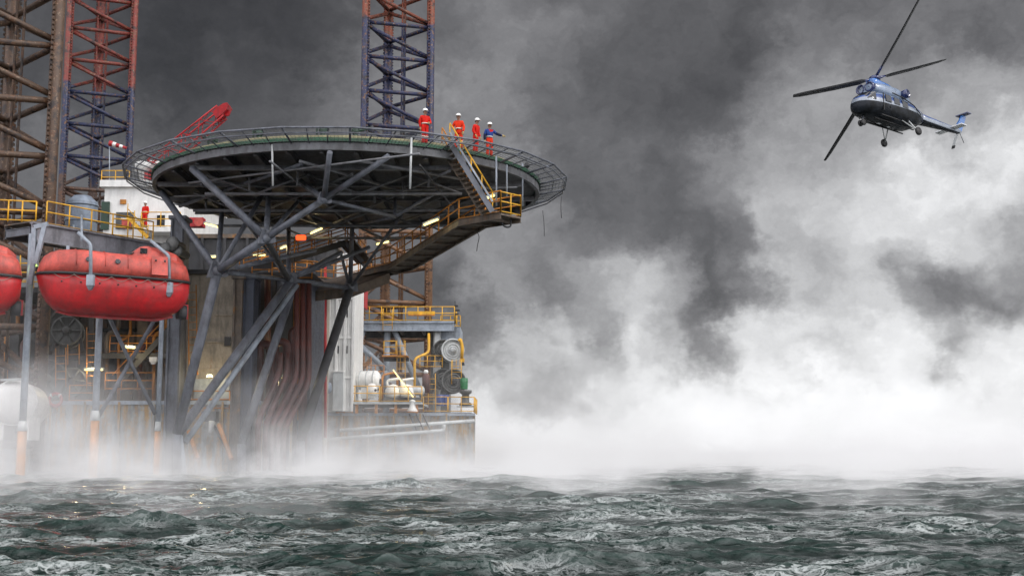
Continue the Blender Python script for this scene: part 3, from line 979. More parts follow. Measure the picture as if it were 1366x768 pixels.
# strip lights
for (x0, y0, x1, y1, Y, lab, mm) in (
    (564, 301, 586, 292, 66, 'lit strip light under the walkway rail below the stairs', 'lamp'),
    (501, 326, 520, 322, 77, 'lit strip light by the bend of the hanging walkway', 'lamp'),
    (641, 268, 661, 260, 64, 'lit strip light at the foot of the deck stairs', 'lamp'),
    (413, 312, 431, 304, 78, 'lit strip light high on the gangway rail behind the struts', 'lamp'),
    (373, 332, 388, 326, 77, 'lit strip light on the gangway between the two truss nodes', 'lamp'),
    (337, 341, 355, 340, 80, 'long lit strip light behind the front truss node, right of it', 'lamp'),
    (280, 343, 293, 342, 80, 'lit strip light behind the front truss node, left of it', 'lamp'),
    (272, 298, 292, 303, 80, 'lit strip light below the red locker behind the slanting brace', 'lamp'),
    (112, 493, 138, 493, 78, 'long lit strip light crossing behind a davit post', 'lamp'),
    (166, 463, 181, 464, 79, 'lit strip light on the brown wall by the crossed braces', 'lamp'),
    (276, 502, 283, 502, 73.4, 'small yellow lit lamp under the walkway on the cream wall', 'lamp'),
    (524, 492, 552, 530, 96.5, 'slanting lit strip light above the white pumps', 'lamp'),
    (41, 354, 50, 354, 61, 'green lit strip light on the davit post beside the boat bow', 'lampgreen'),
):
    strip_light(P(x0, y0, Y), P(x1, y1, Y), lab, M[mm], .055 if Y < 90 else .05, watt=30 if Y > 90 else (110 if y0 > 400 else 20))
for px, lab in ((335, 'yellow lit tube behind the slanting strut, left of three'), (377, 'yellow lit tube between the red pipes, middle of three'), (385, 'yellow lit tube behind the red pipes, right of three')):
    strip_light(P(px, 502, 76.6), P(px, 512, 76.6), lab, M['lamp'], .06, watt=60)
q = P(395, 317, 76)
o = MB().lathe([(.14, 0), (.17, .1), (.17, .5), (.14, .6)], q, (1, 0, 0), 12).build('warning_light', M['lampred']); tag(o, 'glowing red warning light on the dark beam under the helideck', 'lamp')

# ------------------------------------------------------------------ deck houses and columns on the hull
def px_box(x0, x1, y0, y1, Y, depth):
    """corner points of a block whose front stands at distance Y"""
    a = P(x0, y1, Y); b = P(x1, y0, Y)
    return Vector((a.x, Y, a.z)), Vector((b.x, Y + depth, b.z))

def house(name, label, cat, x0, x1, y0, y1, Y, depth, m, ribs=0, zb=5.03):
    lo, hi = px_box(x0, x1, y0, y1, Y, depth)
    if zb is not None: lo.z = zb
    t = thing(name, label, cat, (lo.x, lo.y, lo.z))
    MB().span(lo, hi).build('wall', M[m], t)
    return t, lo, hi

# back wall of the machinery space on the left
bw, lo, hi = house('machinery_house', 'brown stained machinery wall behind winches and davit posts', 'deck house', -70, 246, 405, 545, 84, 6, 'brownplate')
for px in range(-50, 240, 38):
    x = P(px, 480, 84).x
    MB().span((x - .08, 83.8, lo.z), (x + .08, 83.99, hi.z)).build('stiffener', M['brownplate'], bw)
MB().span((lo.x, 78, hi.z + .01), (hi.x, 90, hi.z + .35)).build('roof', M['dark'], bw)
for y in (440, 475):
    q = P(0, y, 83.6)
    MB().tube((lo.x, 83.6, q.z), (hi.x, 83.6, q.z), .12, seg=8).build('pipe_run', M['dark'], bw)
for px, r in ((20, .3), (60, .35), (150, .28), (190, .34), (224, .28)):
    q = P(px, 480, 82.5)
    MB().span((q.x - r, 82.2, 5.03), (q.x + r, 82.8, hi.z)).build('column', M['dark'] if px < 160 else M['brownplate'], bw)

uh, lo, hi = house('dark_backing', 'dark backing block added under the far side of the helideck', 'deck house', 250, 436, 318, 378, 90, 8, 'dark', zb=None)  # dark block added to stand in for the shade behind the struts
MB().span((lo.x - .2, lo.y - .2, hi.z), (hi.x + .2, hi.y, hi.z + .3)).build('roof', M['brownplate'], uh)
for px in (270, 300, 330, 360, 390, 420):
    x = P(px, 340, 90).x
    MB().span((x - .1, 89.8, lo.z), (x + .1, 89.99, hi.z)).build('stiffener', M['dark'], uh)
ch, lo, hi = house('cream_house', 'stained cream plated deck house behind the slanting grey struts', 'deck house', 247, 312, 366, 545, 74.6, 8, 'cream')
for py in (420, 456, 492):
    q = P(250, py, 74.6)
    MB().span((lo.x, 74.5, q.z - .05), (hi.x, 74.59, q.z + .05)).build('stiffener', M['cream'], ch)
q0, q1 = px_box(299, 307, 449, 461, 74.4, .19)
MB().span(q0, q1).build('vent_opening', M['dark'], ch)
q0, q1 = px_box(258, 306, 505, 545, 74.45, .14); q0.z = 5.03
MB().span(q0, q1).build('base_plate', M['pale'], ch)
MB().span((lo.x - .2, 74.2, hi.z), (hi.x + .2, 82.8, hi.z + .25)).build('roof', M['dark'], ch)

def column(px0, px1, y0, Y, m, label, z0=-1.0, deep=1.3):
    a = P(px0, y0, Y); b = P(px1, y0, Y)
    t = thing('support_column', label, 'column', ((a.x + b.x) / 2, Y, z0)); t['kind'] = 'thing'
    MB().span((a.x, Y, z0), (b.x, Y + deep, a.z)).build('shaft', M[m], t)
    MB().span((a.x - .12, Y - .12, a.z), (b.x + .12, Y + deep + .12, a.z + .2)).build('cap_plate', M[m], t)
    w_ = b.x - a.x
    for e in (.12, .88):
        MB().span((a.x + w_ * e - .05, Y - .12, z0), (a.x + w_ * e + .05, Y - .01, a.z - .05)).build('flange', M[m], t)
column(228, 246, 292, 72.9, 'steel', 'tall grey blue column behind the lifeboat stern')
column(312, 325, 372, 73.2, 'brownplate', 'narrow brown column against the cream house')
column(325, 340, 372, 73.4, 'bluegrey', 'broad slate blue column left of the red pipes')
column(417, 437, 380, 88, 'cream', 'pale stained column beside the thin red riser pipe', 1.0)
column(400, 416, 378, 77, 'bluegrey', 'slate blue column right behind the red pipes', 1.0)
# dark wall behind the pipes
pw, lo, hi = house('pipe_casing', 'dark slate casing wall behind the bundle of red pipes', 'deck house', 338, 418, 372, 560, 79, 5, 'bluegrey', zb=1.0)
for px in (350, 365, 392):
    x = P(px, 450, 79).x
    MB().span((x - .12, 78.8, 1.0), (x + .12, 78.99, hi.z)).build('stiffener', M['dark'], pw)
MB().span((lo.x, 78.7, hi.z), (hi.x, 84, hi.z + .4)).build('roof', M['dark'], pw)

# red pipes
def pipe(pts, r, label, m='pipered', fillet=.7, name='drain_pipe', group=None, cat='pipe'):
    o = MB().path(pts, r, 10, fillet=fillet, sub=6).build(name, M[m]); return tag(o, label, cat, group)
hook = 'rust red hooked pipe standing behind the slanting struts'
for a, b, top, Y in ((346, 361, 459, 75.2), (366, 383, 456, 75.5), (390, 404, 440, 75.9)):
    lab = {346: 'rust red pipe bent over like a hook, nearest the slate blue column', 366: 'rust red pipe bent over like a hook, middle one of the bundle', 390: 'tallest rust red hooked pipe, nearest the white house'}[a]
    pipe([P(a, 600, Y), P(a, top, Y), P(b, top, Y), P(b, 600, Y)], .27, lab, fillet=.55)
for i, (tx, ty, px) in enumerate(((374, 470, 344), (383, 470, 354), (396, 380, 362), (404, 378, 370), (412, 378, 378))):
    lab = 'rust red drain pipe slanting down to the hull in a bundle of five'
    Yp = 73.6 + i * .12
    pipe([P(tx, ty, Yp), P(tx, 494 + i * 4, Yp), P(px, 562 + i * 3, 72.2 + i * .1), P(px, 655, 72.2 + i * .1)], .17, lab, fillet=.6, group='bundle of slanting drain pipes')
pipe([P(357, 372, 76.2), P(357, 455, 76.2)], .2, 'dark red upright pipe above the hooked pipes')
pipe([P(434, 352, 87.5), P(434, 583, 87.5)], .10, 'thin bright red riser pipe running down beside the pale column', 'cranered', name='riser_pipe')
pipe([P(396, 372, 76.6), P(395, 560, 76.6)], .2, 'stained yellow brown upright pipe between the red ones', 'amber')
pipe([P(453, 574, 95.6), P(520, 569, 96), P(633, 561, 97.2)], .15, 'pale horizontal pipe along the rusty hull side, upper one', 'lightgrey', name='hull_pipe')
pipe([P(436, 586, 95.3), P(500, 581, 95.7), P(592, 574, 96.6), P(592, 566, 96.6)], .15, 'pale horizontal pipe along the rusty hull side, lower one', 'lightgrey', fillet=.3, name='hull_pipe')
for i, px in enumerate((556, 565, 574)):
    pipe([P(px, 573, 96.2), P(px - 10, 552, 96.6)], .06, 'short dark pipe stub leaning against the rusty hull side', 'dark', name='pipe_stub', group='leaning pipe stubs')
# short yellow fender props and bracket at the foot
for (x0, y0, x1, y1, lab) in ((252, 575, 264, 612, 'yellow rusty prop leaning on the hull, left of the pair'), (292, 566, 309, 612, 'yellow rusty prop leaning on the hull under the grey bracket')):
    o = MB().tube(P(x0, y0, 72.6), P(x1, y1, 71.2), .14, seg=8).build('fender_prop', M['amber']); tag(o, lab, 'prop')
bt = thing('mooring_bracket', 'grey weathered bracket box on the hull side with a yellow prop', 'bracket', P(278, 560, 73))
a, b = px_box(268, 288, 548, 562, 72.9, .8)
MB().span(a, b).build('bracket_box', M['machinery'], bt)
MB().tube(P(283, 562, 72.7), P(280, 578, 72.5), .2, .12, 8).build('spout', M['lightgrey'], bt)
MB().tube(P(284, 565, 72.8), P(302, 598, 72.4), .08, seg=6).build('stay', M['dark'], bt)
railing([P(250, 546, 73.9), P(306, 546, 73.9)], 'amber rail at the foot of the cream house', m=M['amber'], step=1.2)
railing([P(92, 536, 74.2), P(124, 536, 74.2)], 'short amber rail on the hull deck below the yellow ladders', m=M['amber'], step=1.0, h=1.0)
railing([P(-30, 560, 73.9), P(22, 560, 73.9), P(44, 556, 74.0)], 'yellow rail before the white dished tank', m=M['yellow'], step=1.2)

# ------------------------------------------------------------------ white accommodation, upper left
ac = thing('accommodation_block', 'white accommodation block with green door and roof rail, behind the lifeboat platform', 'deck house', P(190, 335, 90))
lo, hi = px_box(133, 247, 250, 410, 90, 12); MB().span(lo, hi).build('wall', M['white'], ac)
MB().span((lo.x - .3, lo.y - .3, hi.z), (hi.x + .3, hi.y + .3, hi.z + .5)).build('roof', M['white'], ac)
a, b = px_box(134, 146, 269, 306, 89.85, .15); dr = MB().span(a, b).build('door', M['monitor'], ac)
a2, b2 = px_box(144, 145, 286, 290, 89.75, .1); MB().span(a2, b2).build('handle', M['black'], dr)
a, b = px_box(154, 178, 283, 305, 89.88, .13); wd = MB().span(a, b).build('door', M['machinery'], ac)
for (x0, x1, y0, y1) in ((186, 194, 287, 303), (208, 221, 286, 302), (148, 156, 328, 334)):
    a, b = px_box(x0, x1, y0, y1, 89.87, .13); w1 = MB().span(a, b).build('window', M['white'], ac)
    a, b = px_box(x0 + 1, x1 - 1, y0 + 1, y1 - 1, 89.83, .05); MB().span(a, b).build('pane', M['glass'], w1)
a, b = px_box(160, 168, 266, 272, 89.9, .08); MB().span(a, b).build('notice_board', M['amber'], ac)
a, b = px_box(188, 240, 303, 309, 88.2, 1.7); MB().span(a, b).build('balcony', M['white'], ac)
railing([P(135, 247, 90.2), P(172, 247, 90.2)], 'yellow rail on the white accommodation roof', step=1.3)
railing([P(188, 303, 88.3), P(240, 303, 88.3)], 'yellow rail on the white balcony where a worker stands', step=1.2)
bs_ = thing('balcony_stairs', 'yellow stairs slanting down from the white balcony', 'stairs', P(196, 318, 87))
for k in (0, 1):
    y = 87.6 + k * .8
    MB().beam(P(170, 289, y), P(197, 317, y), .07, .25).build('stringer', M['yellow'], bs_)
    MB().tube(P(170, 278, y), P(197, 306, y), .04, seg=6).build('handrail', M['yellow'], bs_)
    for i in range(4):
        a_ = P(170, 289, y).lerp(P(197, 317, y), i / 3)
        tube_part(bs_, 'post', a_, a_ + UP * .95, .035, M['yellow'], 6)
for i in range(7):
    q = P(170, 289, 87.6).lerp(P(197, 317, 87.6), (i + .5) / 7)
    MB().span(q + Vector((-.14, .03, -.03)), q + Vector((.14, .77, .02))).build('tread', M['dark'], bs_)
q = P(176, 291, 87)
t = thing('equipment_locker', 'pink and white striped locker beside the balcony stairs', 'locker', P(167, 304, 88.4))
a, b = px_box(162, 172, 292, 304, 88.4, .6); MB().span(a, b).build('box', M['salmon'], t)
MB().span((a.x - .04, a.y - .04, b.z), (b.x + .04, b.y + .04, b.z + .06)).build('lid', M['white'], t)
t = thing('fire_hose_locker', 'bright red locker and reel behind the slanting brace', 'locker', P(260, 300, 82))
a, b = px_box(252, 271, 290, 302, 82, .7); MB().span(a, b).build('box', M['cranered'], t)
MB().lathe([(.3, -.05), (.3, .05)], P(265, 296, 81.8), (0, 1, 0), 14).build('reel', M['salmon'], t)

# grey tank
tk = thing('vertical_tank', 'upright grey tank with sloping lid behind the yellow platform rail', 'tank', P(110, 350, 76))
q = P(110, 262, 76); rr = 21 / 1650 * 76
MB().lathe([(rr, 11.5 - q.z), (rr, -.45), (rr * .99, -.4), (rr * .55, 0), (.05, .05)], q, seg=28).build('shell', M['tank'], tk)
for hz in (-.6, -1.6):
    MB().lathe([(rr + .05, hz - .05), (rr + .05, hz + .05)], q, seg=28).build('band', M['tank'], tk)
MB().tube(P(98, 300, 74.9), P(98, 340, 74.9), .06, seg=6).build('sight_pipe', M['pale'], tk)

# ------------------------------------------------------------------ crane boom
cr = thing('crane', 'red lattice crane boom raised behind the helideck edge', 'crane', P(196, 262, 93))
b0, b1 = P(205, 225, 93), P(296, 150, 91)
tip = P(305, 141, 91)
d = (b1 - b0).normalized(); sd = d.cross(Vector((0, 1, 0))).normalized(); dep = Vector((0, 1, 0))
def bp_(t, i, j, w0=.62): return b0.lerp(b1, t) + sd * (i * w0 * (.72 + .28 * (1 - t))) + dep * (j * .55)
for i in (-1, 1):
    for j in (-1, 1):
        MB().tube(bp_(0, i, j), bp_(1, i, j), .065, seg=8).build('boom_chord', M['cranered'], cr)
nb_ = 8
for k in range(nb_):
    t0_, t1_ = k / nb_, (k + 1) / nb_
    for j in (-1, 1):
        MB().tube(bp_(t0_, -1 if k % 2 else 1, j), bp_(t1_, 1 if k % 2 else -1, j), .034, seg=6).build('lacing', M['cranered'], cr)
    for i in (-1, 1):
        MB().tube(bp_(t0_, i, -1 if k % 2 else 1), bp_(t1_, i, 1 if k % 2 else -1), .03, seg=6).build('lacing', M['cranered'], cr)
hd_ = MB()
R = [[b1 + sd * i * s_ + dep * j * .6 + d * l for i, j in ((-1, -1), (1, -1), (1, 1), (-1, 1))] for s_, l in ((.30, -.6), (.34, -.1), (.26, .5), (.12, .8))]
hd_.rings(R, True, False).build('boom_head', M['cranered'], cr)
for l in (.3, -.5):
    MB().lathe([(.2, -.1), (.2, .1)], b1 + d * l + sd * -.35, (0, 1, 0), 14).build('sheave', M['cranered'], cr)
MB().tube(b1 + sd * -.7, P(214, 192, 93), .02, seg=5).build('hoist_cable', M['black'], cr)
MB().tube(P(214, 192, 93), P(190, 222, 95), .02, seg=5).build('hoist_cable', M['black'], cr)
MB().tube(P(190, 222, 95), P(203, 232, 94), .12, seg=8).build('mast', M['cranered'], cr)
MB().lathe([(1.1, 0), (1.1, 2.2), (1.4, 2.3), (1.4, 2.9)], P(203, 268, 95), seg=20).build('pedestal', M['white'], cr)
a, b = px_box(192, 214, 228, 242, 93.4, 2.4); MB().span(a, b).build('cab', M['cranered'], cr)

# windsock on the second leg
wsk = thing('windsock', 'small red and white windsock in front of the red and navy leg', 'windsock', P(147, 192, 110))
for i, mm in enumerate(('cranered', 'white', 'cranered', 'white', 'cranered')):
    a = P(146 + i * 4.5, 191 + i * 1.3, 110); b = P(150.5 + i * 4.5, 192.3 + i * 1.3, 110)
    MB().tube(a, b, .26 - .03 * i, .24 - .03 * i, 10).build('sock_band', M[mm], wsk)
MB().tube(P(146, 191, 110), P(146, 250, 110), .05, seg=6).build('pole', M['pale'], wsk)

# ------------------------------------------------------------------ lifeboat platform and davits
ZP = 13.2
pa, pb = PZ(42, 306, ZP), PZ(243, 340, ZP)
pl = thing('boat_platform', 'grey steel platform beam running above the red lifeboat', 'platform', pa)
d = (pb - pa).normalized(); nrm = Vector((-d.y, d.x, 0))
MB().beam(pa - UP * .1, pb - UP * .1, .34, .98, True).build('edge_girder', M['beampale'], pl)
MB().beam(pa + nrm * 2.2, pb + nrm * 2.2, .3, .6, True).build('edge_girder', M['dark'], pl)
MB().rings([[q + UP * z for q in (pa, pb, pb + nrm * 2.3, pa + nrm * 2.3)] for z in (.385, .47)], True, False).build('deck_plate', M['brownplate'], pl)
n = 8
for k in range(n + 1):
    q = pa.lerp(pb, k / n)
    MB().beam(q + nrm * .1 - UP * .05, q + nrm * 2.1 - UP * .05, .16, .4, True).build('joist', M['steel'], pl)
railing([pa + UP * .47 + nrm * .5 + d * 1.2, pa + UP * .47 + nrm * .5 + d * 8.2], 'yellow rail on the platform above the lifeboat, before the grey tank', step=1.3, h=1.25)
railing([pa + UP * .47 + nrm * 2.2 - d * 1.5, pa + UP * .47 + nrm * .4 + d * .5], 'yellow rail at the platform end beside the rusty leg', step=.6)
railing([P(150, 315, 75), P(190, 318, 76)], 'yellow rail at the foot of the balcony stairs', step=1.0)
# posts below
def davit_post(px, y0, y1, Y, label, foot=True, m='pale', zfoot=1.7, r=.17):
    a = P(px[0], y0, Y); b = P(px[1], y1, Y)
    a.x = b.x = (a.x + b.x) / 2
    t = thing('davit_post', label, 'post', Vector((a.x, Y, -2)))
    MB().tube(Vector((a.x, Y, b.z)), a, r, seg=12).build('shaft', M[m], t)
    MB().tube(Vector((a.x, Y, -2)), Vector((a.x, Y, b.z)), r * 1.3, seg=12).build('pile_sleeve', M['amber'], t)
    MB().tube(Vector((a.x, Y, b.z - .1)), Vector((a.x, Y, b.z + .4)), r * 1.5, r * 1.1, 12).build('collar', M['lightgrey'], t)
davit_post((44, 29), 312, 572, 61.0, 'pale grey davit post left of the lifeboat bow with rusty foot')
davit_post((135, 127), 372, 558, 63.5, 'pale grey davit post under the middle of the lifeboat with rusty foot')
davit_post((217, 211), 380, 572, 66.5, 'slim grey davit post under the lifeboat stern', r=.13)
xb = thing('cross_brace', 'pair of crossed grey tubes between the davit posts under the lifeboat', 'brace', P(170, 500, 65))
MB().tube(P(143, 418, 64.2), P(207, 552, 66.2), .11, seg=8).build('brace_tube', M['steel'], xb)
MB().tube(P(207, 425, 66.4), P(131, 556, 64.0), .11, seg=8).build('brace_tube', M['steel'], xb)
# davit frame at the bow
df = thing('davit', 'grey triangular davit frame above the boat bow', 'davit', P(45, 390, 61))
for a, b in (((46, 304), (44, 352)), ((46, 303), (64, 299)), ((60, 301), (47, 352)), ((44, 352), (40, 380))):
    MB().beam(P(*a, 60.6), P(*b, 60.6), .2, .22).build('frame_bar', M['pale'], df)
def davit_arm(pts, label, Y):
    t = thing('davit', label, 'davit', P(*pts[0], Y))
    W_ = [P(*p, Y) for p in pts]
    MB().path(W_, .085, 8, fillet=.15).build('arm', M['pale'], t)
    e = W_[-1]
    MB().span(e + Vector((-.17, -.1, -.38)), e + Vector((.17, .1, .12))).build('hook_block', M['pale'], t)
    MB().prism([(-.17, 0), (.17, 0), (.06, -.22), (-.06, -.22)], e + Vector((0, 0, -.38)), (1, 0, 0), (0, 0, 1), .18).build('hook', M['steel'], t)
davit_arm([(104, 310), (121, 326), (121, 370)], 'grey davit arm and hook holding the lifeboat by its bow', 57.6)
davit_arm([(201, 321), (225, 341), (226, 380)], 'grey davit arm and hook holding the lifeboat by its stern', 61.2)
o = MB().path([P(109, 288, 62), P(109, 320, 59)], .06, 6).build('davit_fall', M['pale']); tag(o, 'short grey fall line above the bow davit arm', 'cable')
wm = thing('davit_winch', 'dark oily winch at the platform end above the boat stern', 'winch', P(233, 330, 67))
for k, (px, py, r) in enumerate(((226, 334, .34), (236, 328, .42), (243, 338, .3))):
    MB().lathe([(r * .7, -.5), (r * .7, .4), (r, .42), (r, .52), (.1, .56)], P(px, py, 67.5), (-.3, -1, .1), 16).build('drum', M['machinery'], wm)
MB().beam(P(220, 343, 67.8), P(246, 345, 68.2), .8, .2).build('bed', M['dark'], wm)

# lifeboats
def lifeboat(label, loc, yaw, pitch):
    t = thing('lifeboat', label, 'lifeboat', loc, 'enclosed lifeboats', (0, pitch, yaw))
    L = 3.6
    S = [-1, -.97, -.92, -.85, -.75, -.6, -.4, -.2, 0, .2, .4, .6, .75, .86, .94, .98, 1.0]
    ip = lambda xs, ys, s: float(np.interp(s, xs, ys))
    B = lambda s: ip([-1, -.97, -.9, -.75, -.5, -.2, .5, .8, .94, 1], [.16, .42, .78, 1.15, 1.38, 1.45, 1.45, 1.32, 1.12, .85], s)
    Cn = lambda s: ip([-1, -.97, -.92, -.82, -.65, -.45, 0, .5, .8, .93, .98, 1], [.10, .50, .88, 1.14, 1.25, 1.28, 1.22, 1.20, 1.16, .98, .60, .2], s)
    H = lambda s: ip([-1, -.97, -.92, -.82, -.7, -.5, .6, .82, .93, 1], [.12, .45, .95, 1.50, 1.78, 1.86, 1.82, 1.66, 1.30, .95], s)
    nn = 14
    hull, can = [], []
    for s in S:
        a = np.linspace(0, PI, nn)
        hull.append([Vector((s * L, -B(s) * math.copysign(abs(math.cos(q)) ** .62, math.cos(q)), -H(s) * math.sin(q) ** .8)) for q in a])
        can.append([Vector((s * L, B(s) * .985 * math.copysign(abs(math.cos(q)) ** .5, math.cos(q)), .02 + Cn(s) * max(math.sin(q), 0) ** .55)) for q in a])
    MB().rings(hull).build('hull', M['red'], t, True)
    MB().rings(can).build('canopy', M['salmon'], t, True)
    edge = [Vector((s * L, -B(s) - .03, 0)) for s in S] + [Vector((s * L, B(s) + .03, 0)) for s in reversed(S)]
    MB().path(edge, .075, 6, closed=True).build('fender_strip', M['black'], t, True)
    # wheelhouse
    sec = []
    for x, w0, h in ((.16, .35, 1.02), (.20, .8, 1.36), (.30, .95, 1.66), (.40, .98, 1.72), (.62, .98, 1.60), (.80, .9, 1.42), (.92, .6, 1.12)):
        sec.append([Vector((x * L, y * w0, z)) for y, z in ((-1.15, .75), (-1.0, h * .86), (-.8, h), (.8, h), (1.0, h * .86), (1.15, .75))])
    wh = MB().rings(sec, True, False).build('wheelhouse', M['salmon'], t, True)
    for (x, w_, z) in ((.335, .34, 1.40), ):
        o = MB().box((x * L, -1.03, z + .02), (w_, .06, .26), Matrix.Rotation(.18, 3, 'X')).build('window', M['glass'], t, True); o.parent = wh
    o = MB().box((.245 * L, 0, 1.50), (.05, .9, .22), Matrix.Rotation(.62, 3, 'Y')).build('window', M['glass'], t, True); o.parent = wh
    MB().lathe([(.24, 0), (.24, .04)], (.19 * L, -.55, 1.3), (-.5, -.2, .8), 14).build('hatch_ring', M['dark'], t, True)
    for s_ in (-.55, -.18, .12):
        q_ = np.linspace(.12, PI - .12, 15)
        MB().path([Vector((s_ * L, B(s_) * .995 * math.copysign(abs(math.cos(q)) ** .5, math.cos(q)), .03 + (Cn(s_) + .012) * math.sin(q) ** .55)) for q in q_], .022, 4).build('moulded_seam', M['salmon'], t, True)
    for s_ in (-.40, -.02):
        MB().lathe([(.13, -.02), (.13, .03), (.10, .035)], (s_ * L, -B(s_) * .97, .72), (0, -1, .25), 14).build('porthole', M['glass'], t, True)
    for s_ in (-.72, -.48, -.24, 0, .24, .48, .7):
        MB().ball((s_ * L, -B(s_) * .99, -.42), .045, 8, 6).build('lug', M['black'], t, True)
    # side hatch
    ht = MB().box((.54 * L, -1.43, .66), (.78, .10, .98), Matrix.Rotation(-.22, 3, 'X')).build('side_hatch', M['salmon'], t, True)
    for dx in (-.22, .22):
        for dz in (-.25, .25):
            o = MB().ball((.54 * L + dx, -1.50 - dz * .22, .66 + dz), .055).build('hatch_dog', M['dark'], t, True); o.parent = ht
    # keel with skeg, rudder nozzle
    keel = [(-.74, -1.80), (-.55, -1.94), (0, -1.98), (.6, -1.96), (.84, -1.72), (.8, -1.4), (-.6, -1.6)]
    MB().prism([(x * L, z) for x, z in keel], (0, 0, 0), (1, 0, 0), (0, 0, 1), .16).build('keel', M['red'], t, True)
    MB().lathe([(.34, -.2), (.38, .25), (.30, .27), (.26, -.18)], (.95 * L, 0, -1.42), (1, 0, 0), 18).build('nozzle', M['dark'], t, True)
    MB().span((.985 * L, -.05, -1.75), (1.05 * L, .05, -1.0)).build('rudder', M['red'], t, True)
    # grab line loops
    for k in range(7):
        x0 = (-.82 + k * .24) * L
        MB().path([Vector((x0 + u * .9, -B((x0 + u * .9) / L) - .07, -.05 - .22 * math.sin(PI * u))) for u in np.linspace(0, 1, 7)], .014, 4).build('grab_line', M['rope'], t, True)
    for x in (-.62, .78):
        MB().tube((x * L, 0, 1.1), (x * L, 0, 1.5), .09, seg=8).build('lifting_hook', M['pale'], t, True)
    return t
lifeboat('weathered red enclosed lifeboat hanging whole in view from grey davit hooks', P(151, 373, 61.2), math.radians(28), math.radians(.8))
lifeboat('red enclosed lifeboat cut off by the picture edge, only its end showing', P(-80, 366, 58.5), math.radians(24), math.radians(.8))

# ------------------------------------------------------------------ machinery, lower left
def winch(px, py, Y, r, label, m='machinery', axis=(.2, -1, .05), face='lightgrey', spokes=6):
    q = P(px, py, Y)
    t = thing('winch', label, 'winch', Vector((q.x, q.y, q.z - r)))
    ax = Vector(axis).normalized()
    MB().lathe([(r * .62, -1.3), (r * .62, 0)], q, ax, 20).build('drum', M['dark'], t)
    for h in (-1.35, 0):
        MB().lathe([(r, h), (r * 1.02, h + .03), (r * 1.02, h + .12), (r * .9, h + .13), (r * .88, h + .05), (.2, h + .05)], q, ax, 28).build('flange', M[m], t)
    MB().lathe([(r * .26, .05), (r * .26, .3), (.04, .34)], q, ax, 16).build('hub', M[face], t)
    e1 = ax.cross(UP).normalized(); e2 = e1.cross(ax)
    if not spokes:
        for r_, h_ in ((.86, .05), (.62, .09), (.40, .12)):
            MB().lathe([(r * r_, 0), (r * r_, h_), (r * (r_ - .12), h_), (r * (r_ - .14), 0)], q, ax, 28).build('face_plate', M[m], t)
    for k in range(spokes):
        a = k * PI / 3
        dv = e1 * math.cos(a) + e2 * math.sin(a)
        MB().tube(q + ax * .12 + dv * r * .25, q + ax * .12 + dv * r * .9, .06, seg=6).build('spoke', M[m], t)
    for s_ in (-1, 1):
        MB().beam(q + e1 * s_ * r * .7 - ax * .6, q + e1 * s_ * r * 1.0 - ax * .6 - UP * (r + .25), .2, .2).build('stand', M['dark'], t)
    return t
winch(89, 441, 77, .92, 'grey spoked winch wheel high under the lifeboat keel', face='machinery')
winch(62, 434, 78.5, 1.25, 'larger dark winch drum behind the spoked wheel', face='dark')
winch(62, 505, 77, 1.2, 'big dark winch drum beside the white dished tank', face='machinery')
winch(96, 508, 78, .85, 'small dark winch drum behind the yellow ladder', face='dark')
a, b = P(48, 418, 79.5), P(118, 536, 79.5)
t = thing('winch_gantry', 'dark sooty steel frame around the winch drums', 'gantry', Vector(((a.x + b.x) / 2, 79.5, b.z)))
for x in (a.x, (a.x + b.x) / 2, b.x):
    MB().beam((x, 79.5, b.z), (x, 79.5, a.z), .3, .3).build('upright', M['dark'], t)
for z in (a.z, (a.z + b.z) / 2):
    MB().beam((a.x, 79.5, z), (b.x, 79.5, z), .3, .35).build('crossbar', M['dark'], t)
ladder(P(81, 516, 75.5), P(81, 464, 75.5), 'yellow ladder frame in front of the dark winch drums, lower one', w_=.62, m=M['amber'])
ladder(P(98, 486, 75.9), P(98, 459, 75.9), 'short yellow ladder frame beside the winches, upper one', w_=.7, m=M['amber'])
ladder(P(122, 520, 78), P(122, 436, 78), 'dim amber ladder on the brown wall behind the davit post', m=M['amber'], w_=.6)
ladder(P(36, 385, 66), P(36, 340, 66), 'yellow ladder between the two lifeboats', m=M['yellow'], w_=.7)
ladder(P(258, 500, 73.8), P(256, 380, 73.8), 'thin amber ladder on the cream house wall', m=M['amber'], w_=.5)
railing([P(24, 378, 66), P(52, 378, 66)], 'yellow rail on a ledge between the two lifeboats', step=.8)
tq = P(16, 536, 68)
t = thing('dished_tank', 'round white dished tank end on the hull deck', 'tank', Vector((tq.x, 68, 4.6)))
MB().lathe([(1.22, -3.0), (1.22, -.25), (1.12, 0), (.8, .22), (.4, .33), (.02, .36)], tq, (.1, -1, .05), 32).build('shell', M['white'], t)
MB().lathe([(1.27, -.42), (1.27, -.3)], tq, (.1, -1, .05), 32).build('band', M['white'], t)
MB().beam(tq + Vector((-.6, -.1, 1.2)), tq + Vector((.7, -.1, 1.25)), .3, .12).build('top_bracket', M['lightgrey'], t)
for dx in (-.7, .7):
    MB().span((tq.x + dx - .15, 68.4, 2.6), (tq.x + dx + .15, 70, tq.z - .8)).build('saddle', M['white'], t)
q = P(74, 533, 73.6)
t = thing('lifebuoy', 'red and white lifebuoy on the hull deck below the winches', 'lifebuoy', q)
cp = [q + Vector((.36 * math.cos(a), 0, .36 * math.sin(a))) for a in np.linspace(0, 2 * PI, 20, endpoint=False)]
MB().path(cp, .1, 8, closed=True).build('ring', M['cranered'], t)
for a in (.8, 2.35):
    MB().tube(q + Vector((.36 * math.cos(a) - .06, -.01, .36 * math.sin(a))), q + Vector((.36 * math.cos(a) + .06, -.01, .36 * math.sin(a))), .112, seg=8).build('band', M['white'], t)
a, b = px_box(199, 209, 476, 482, 79, .3)
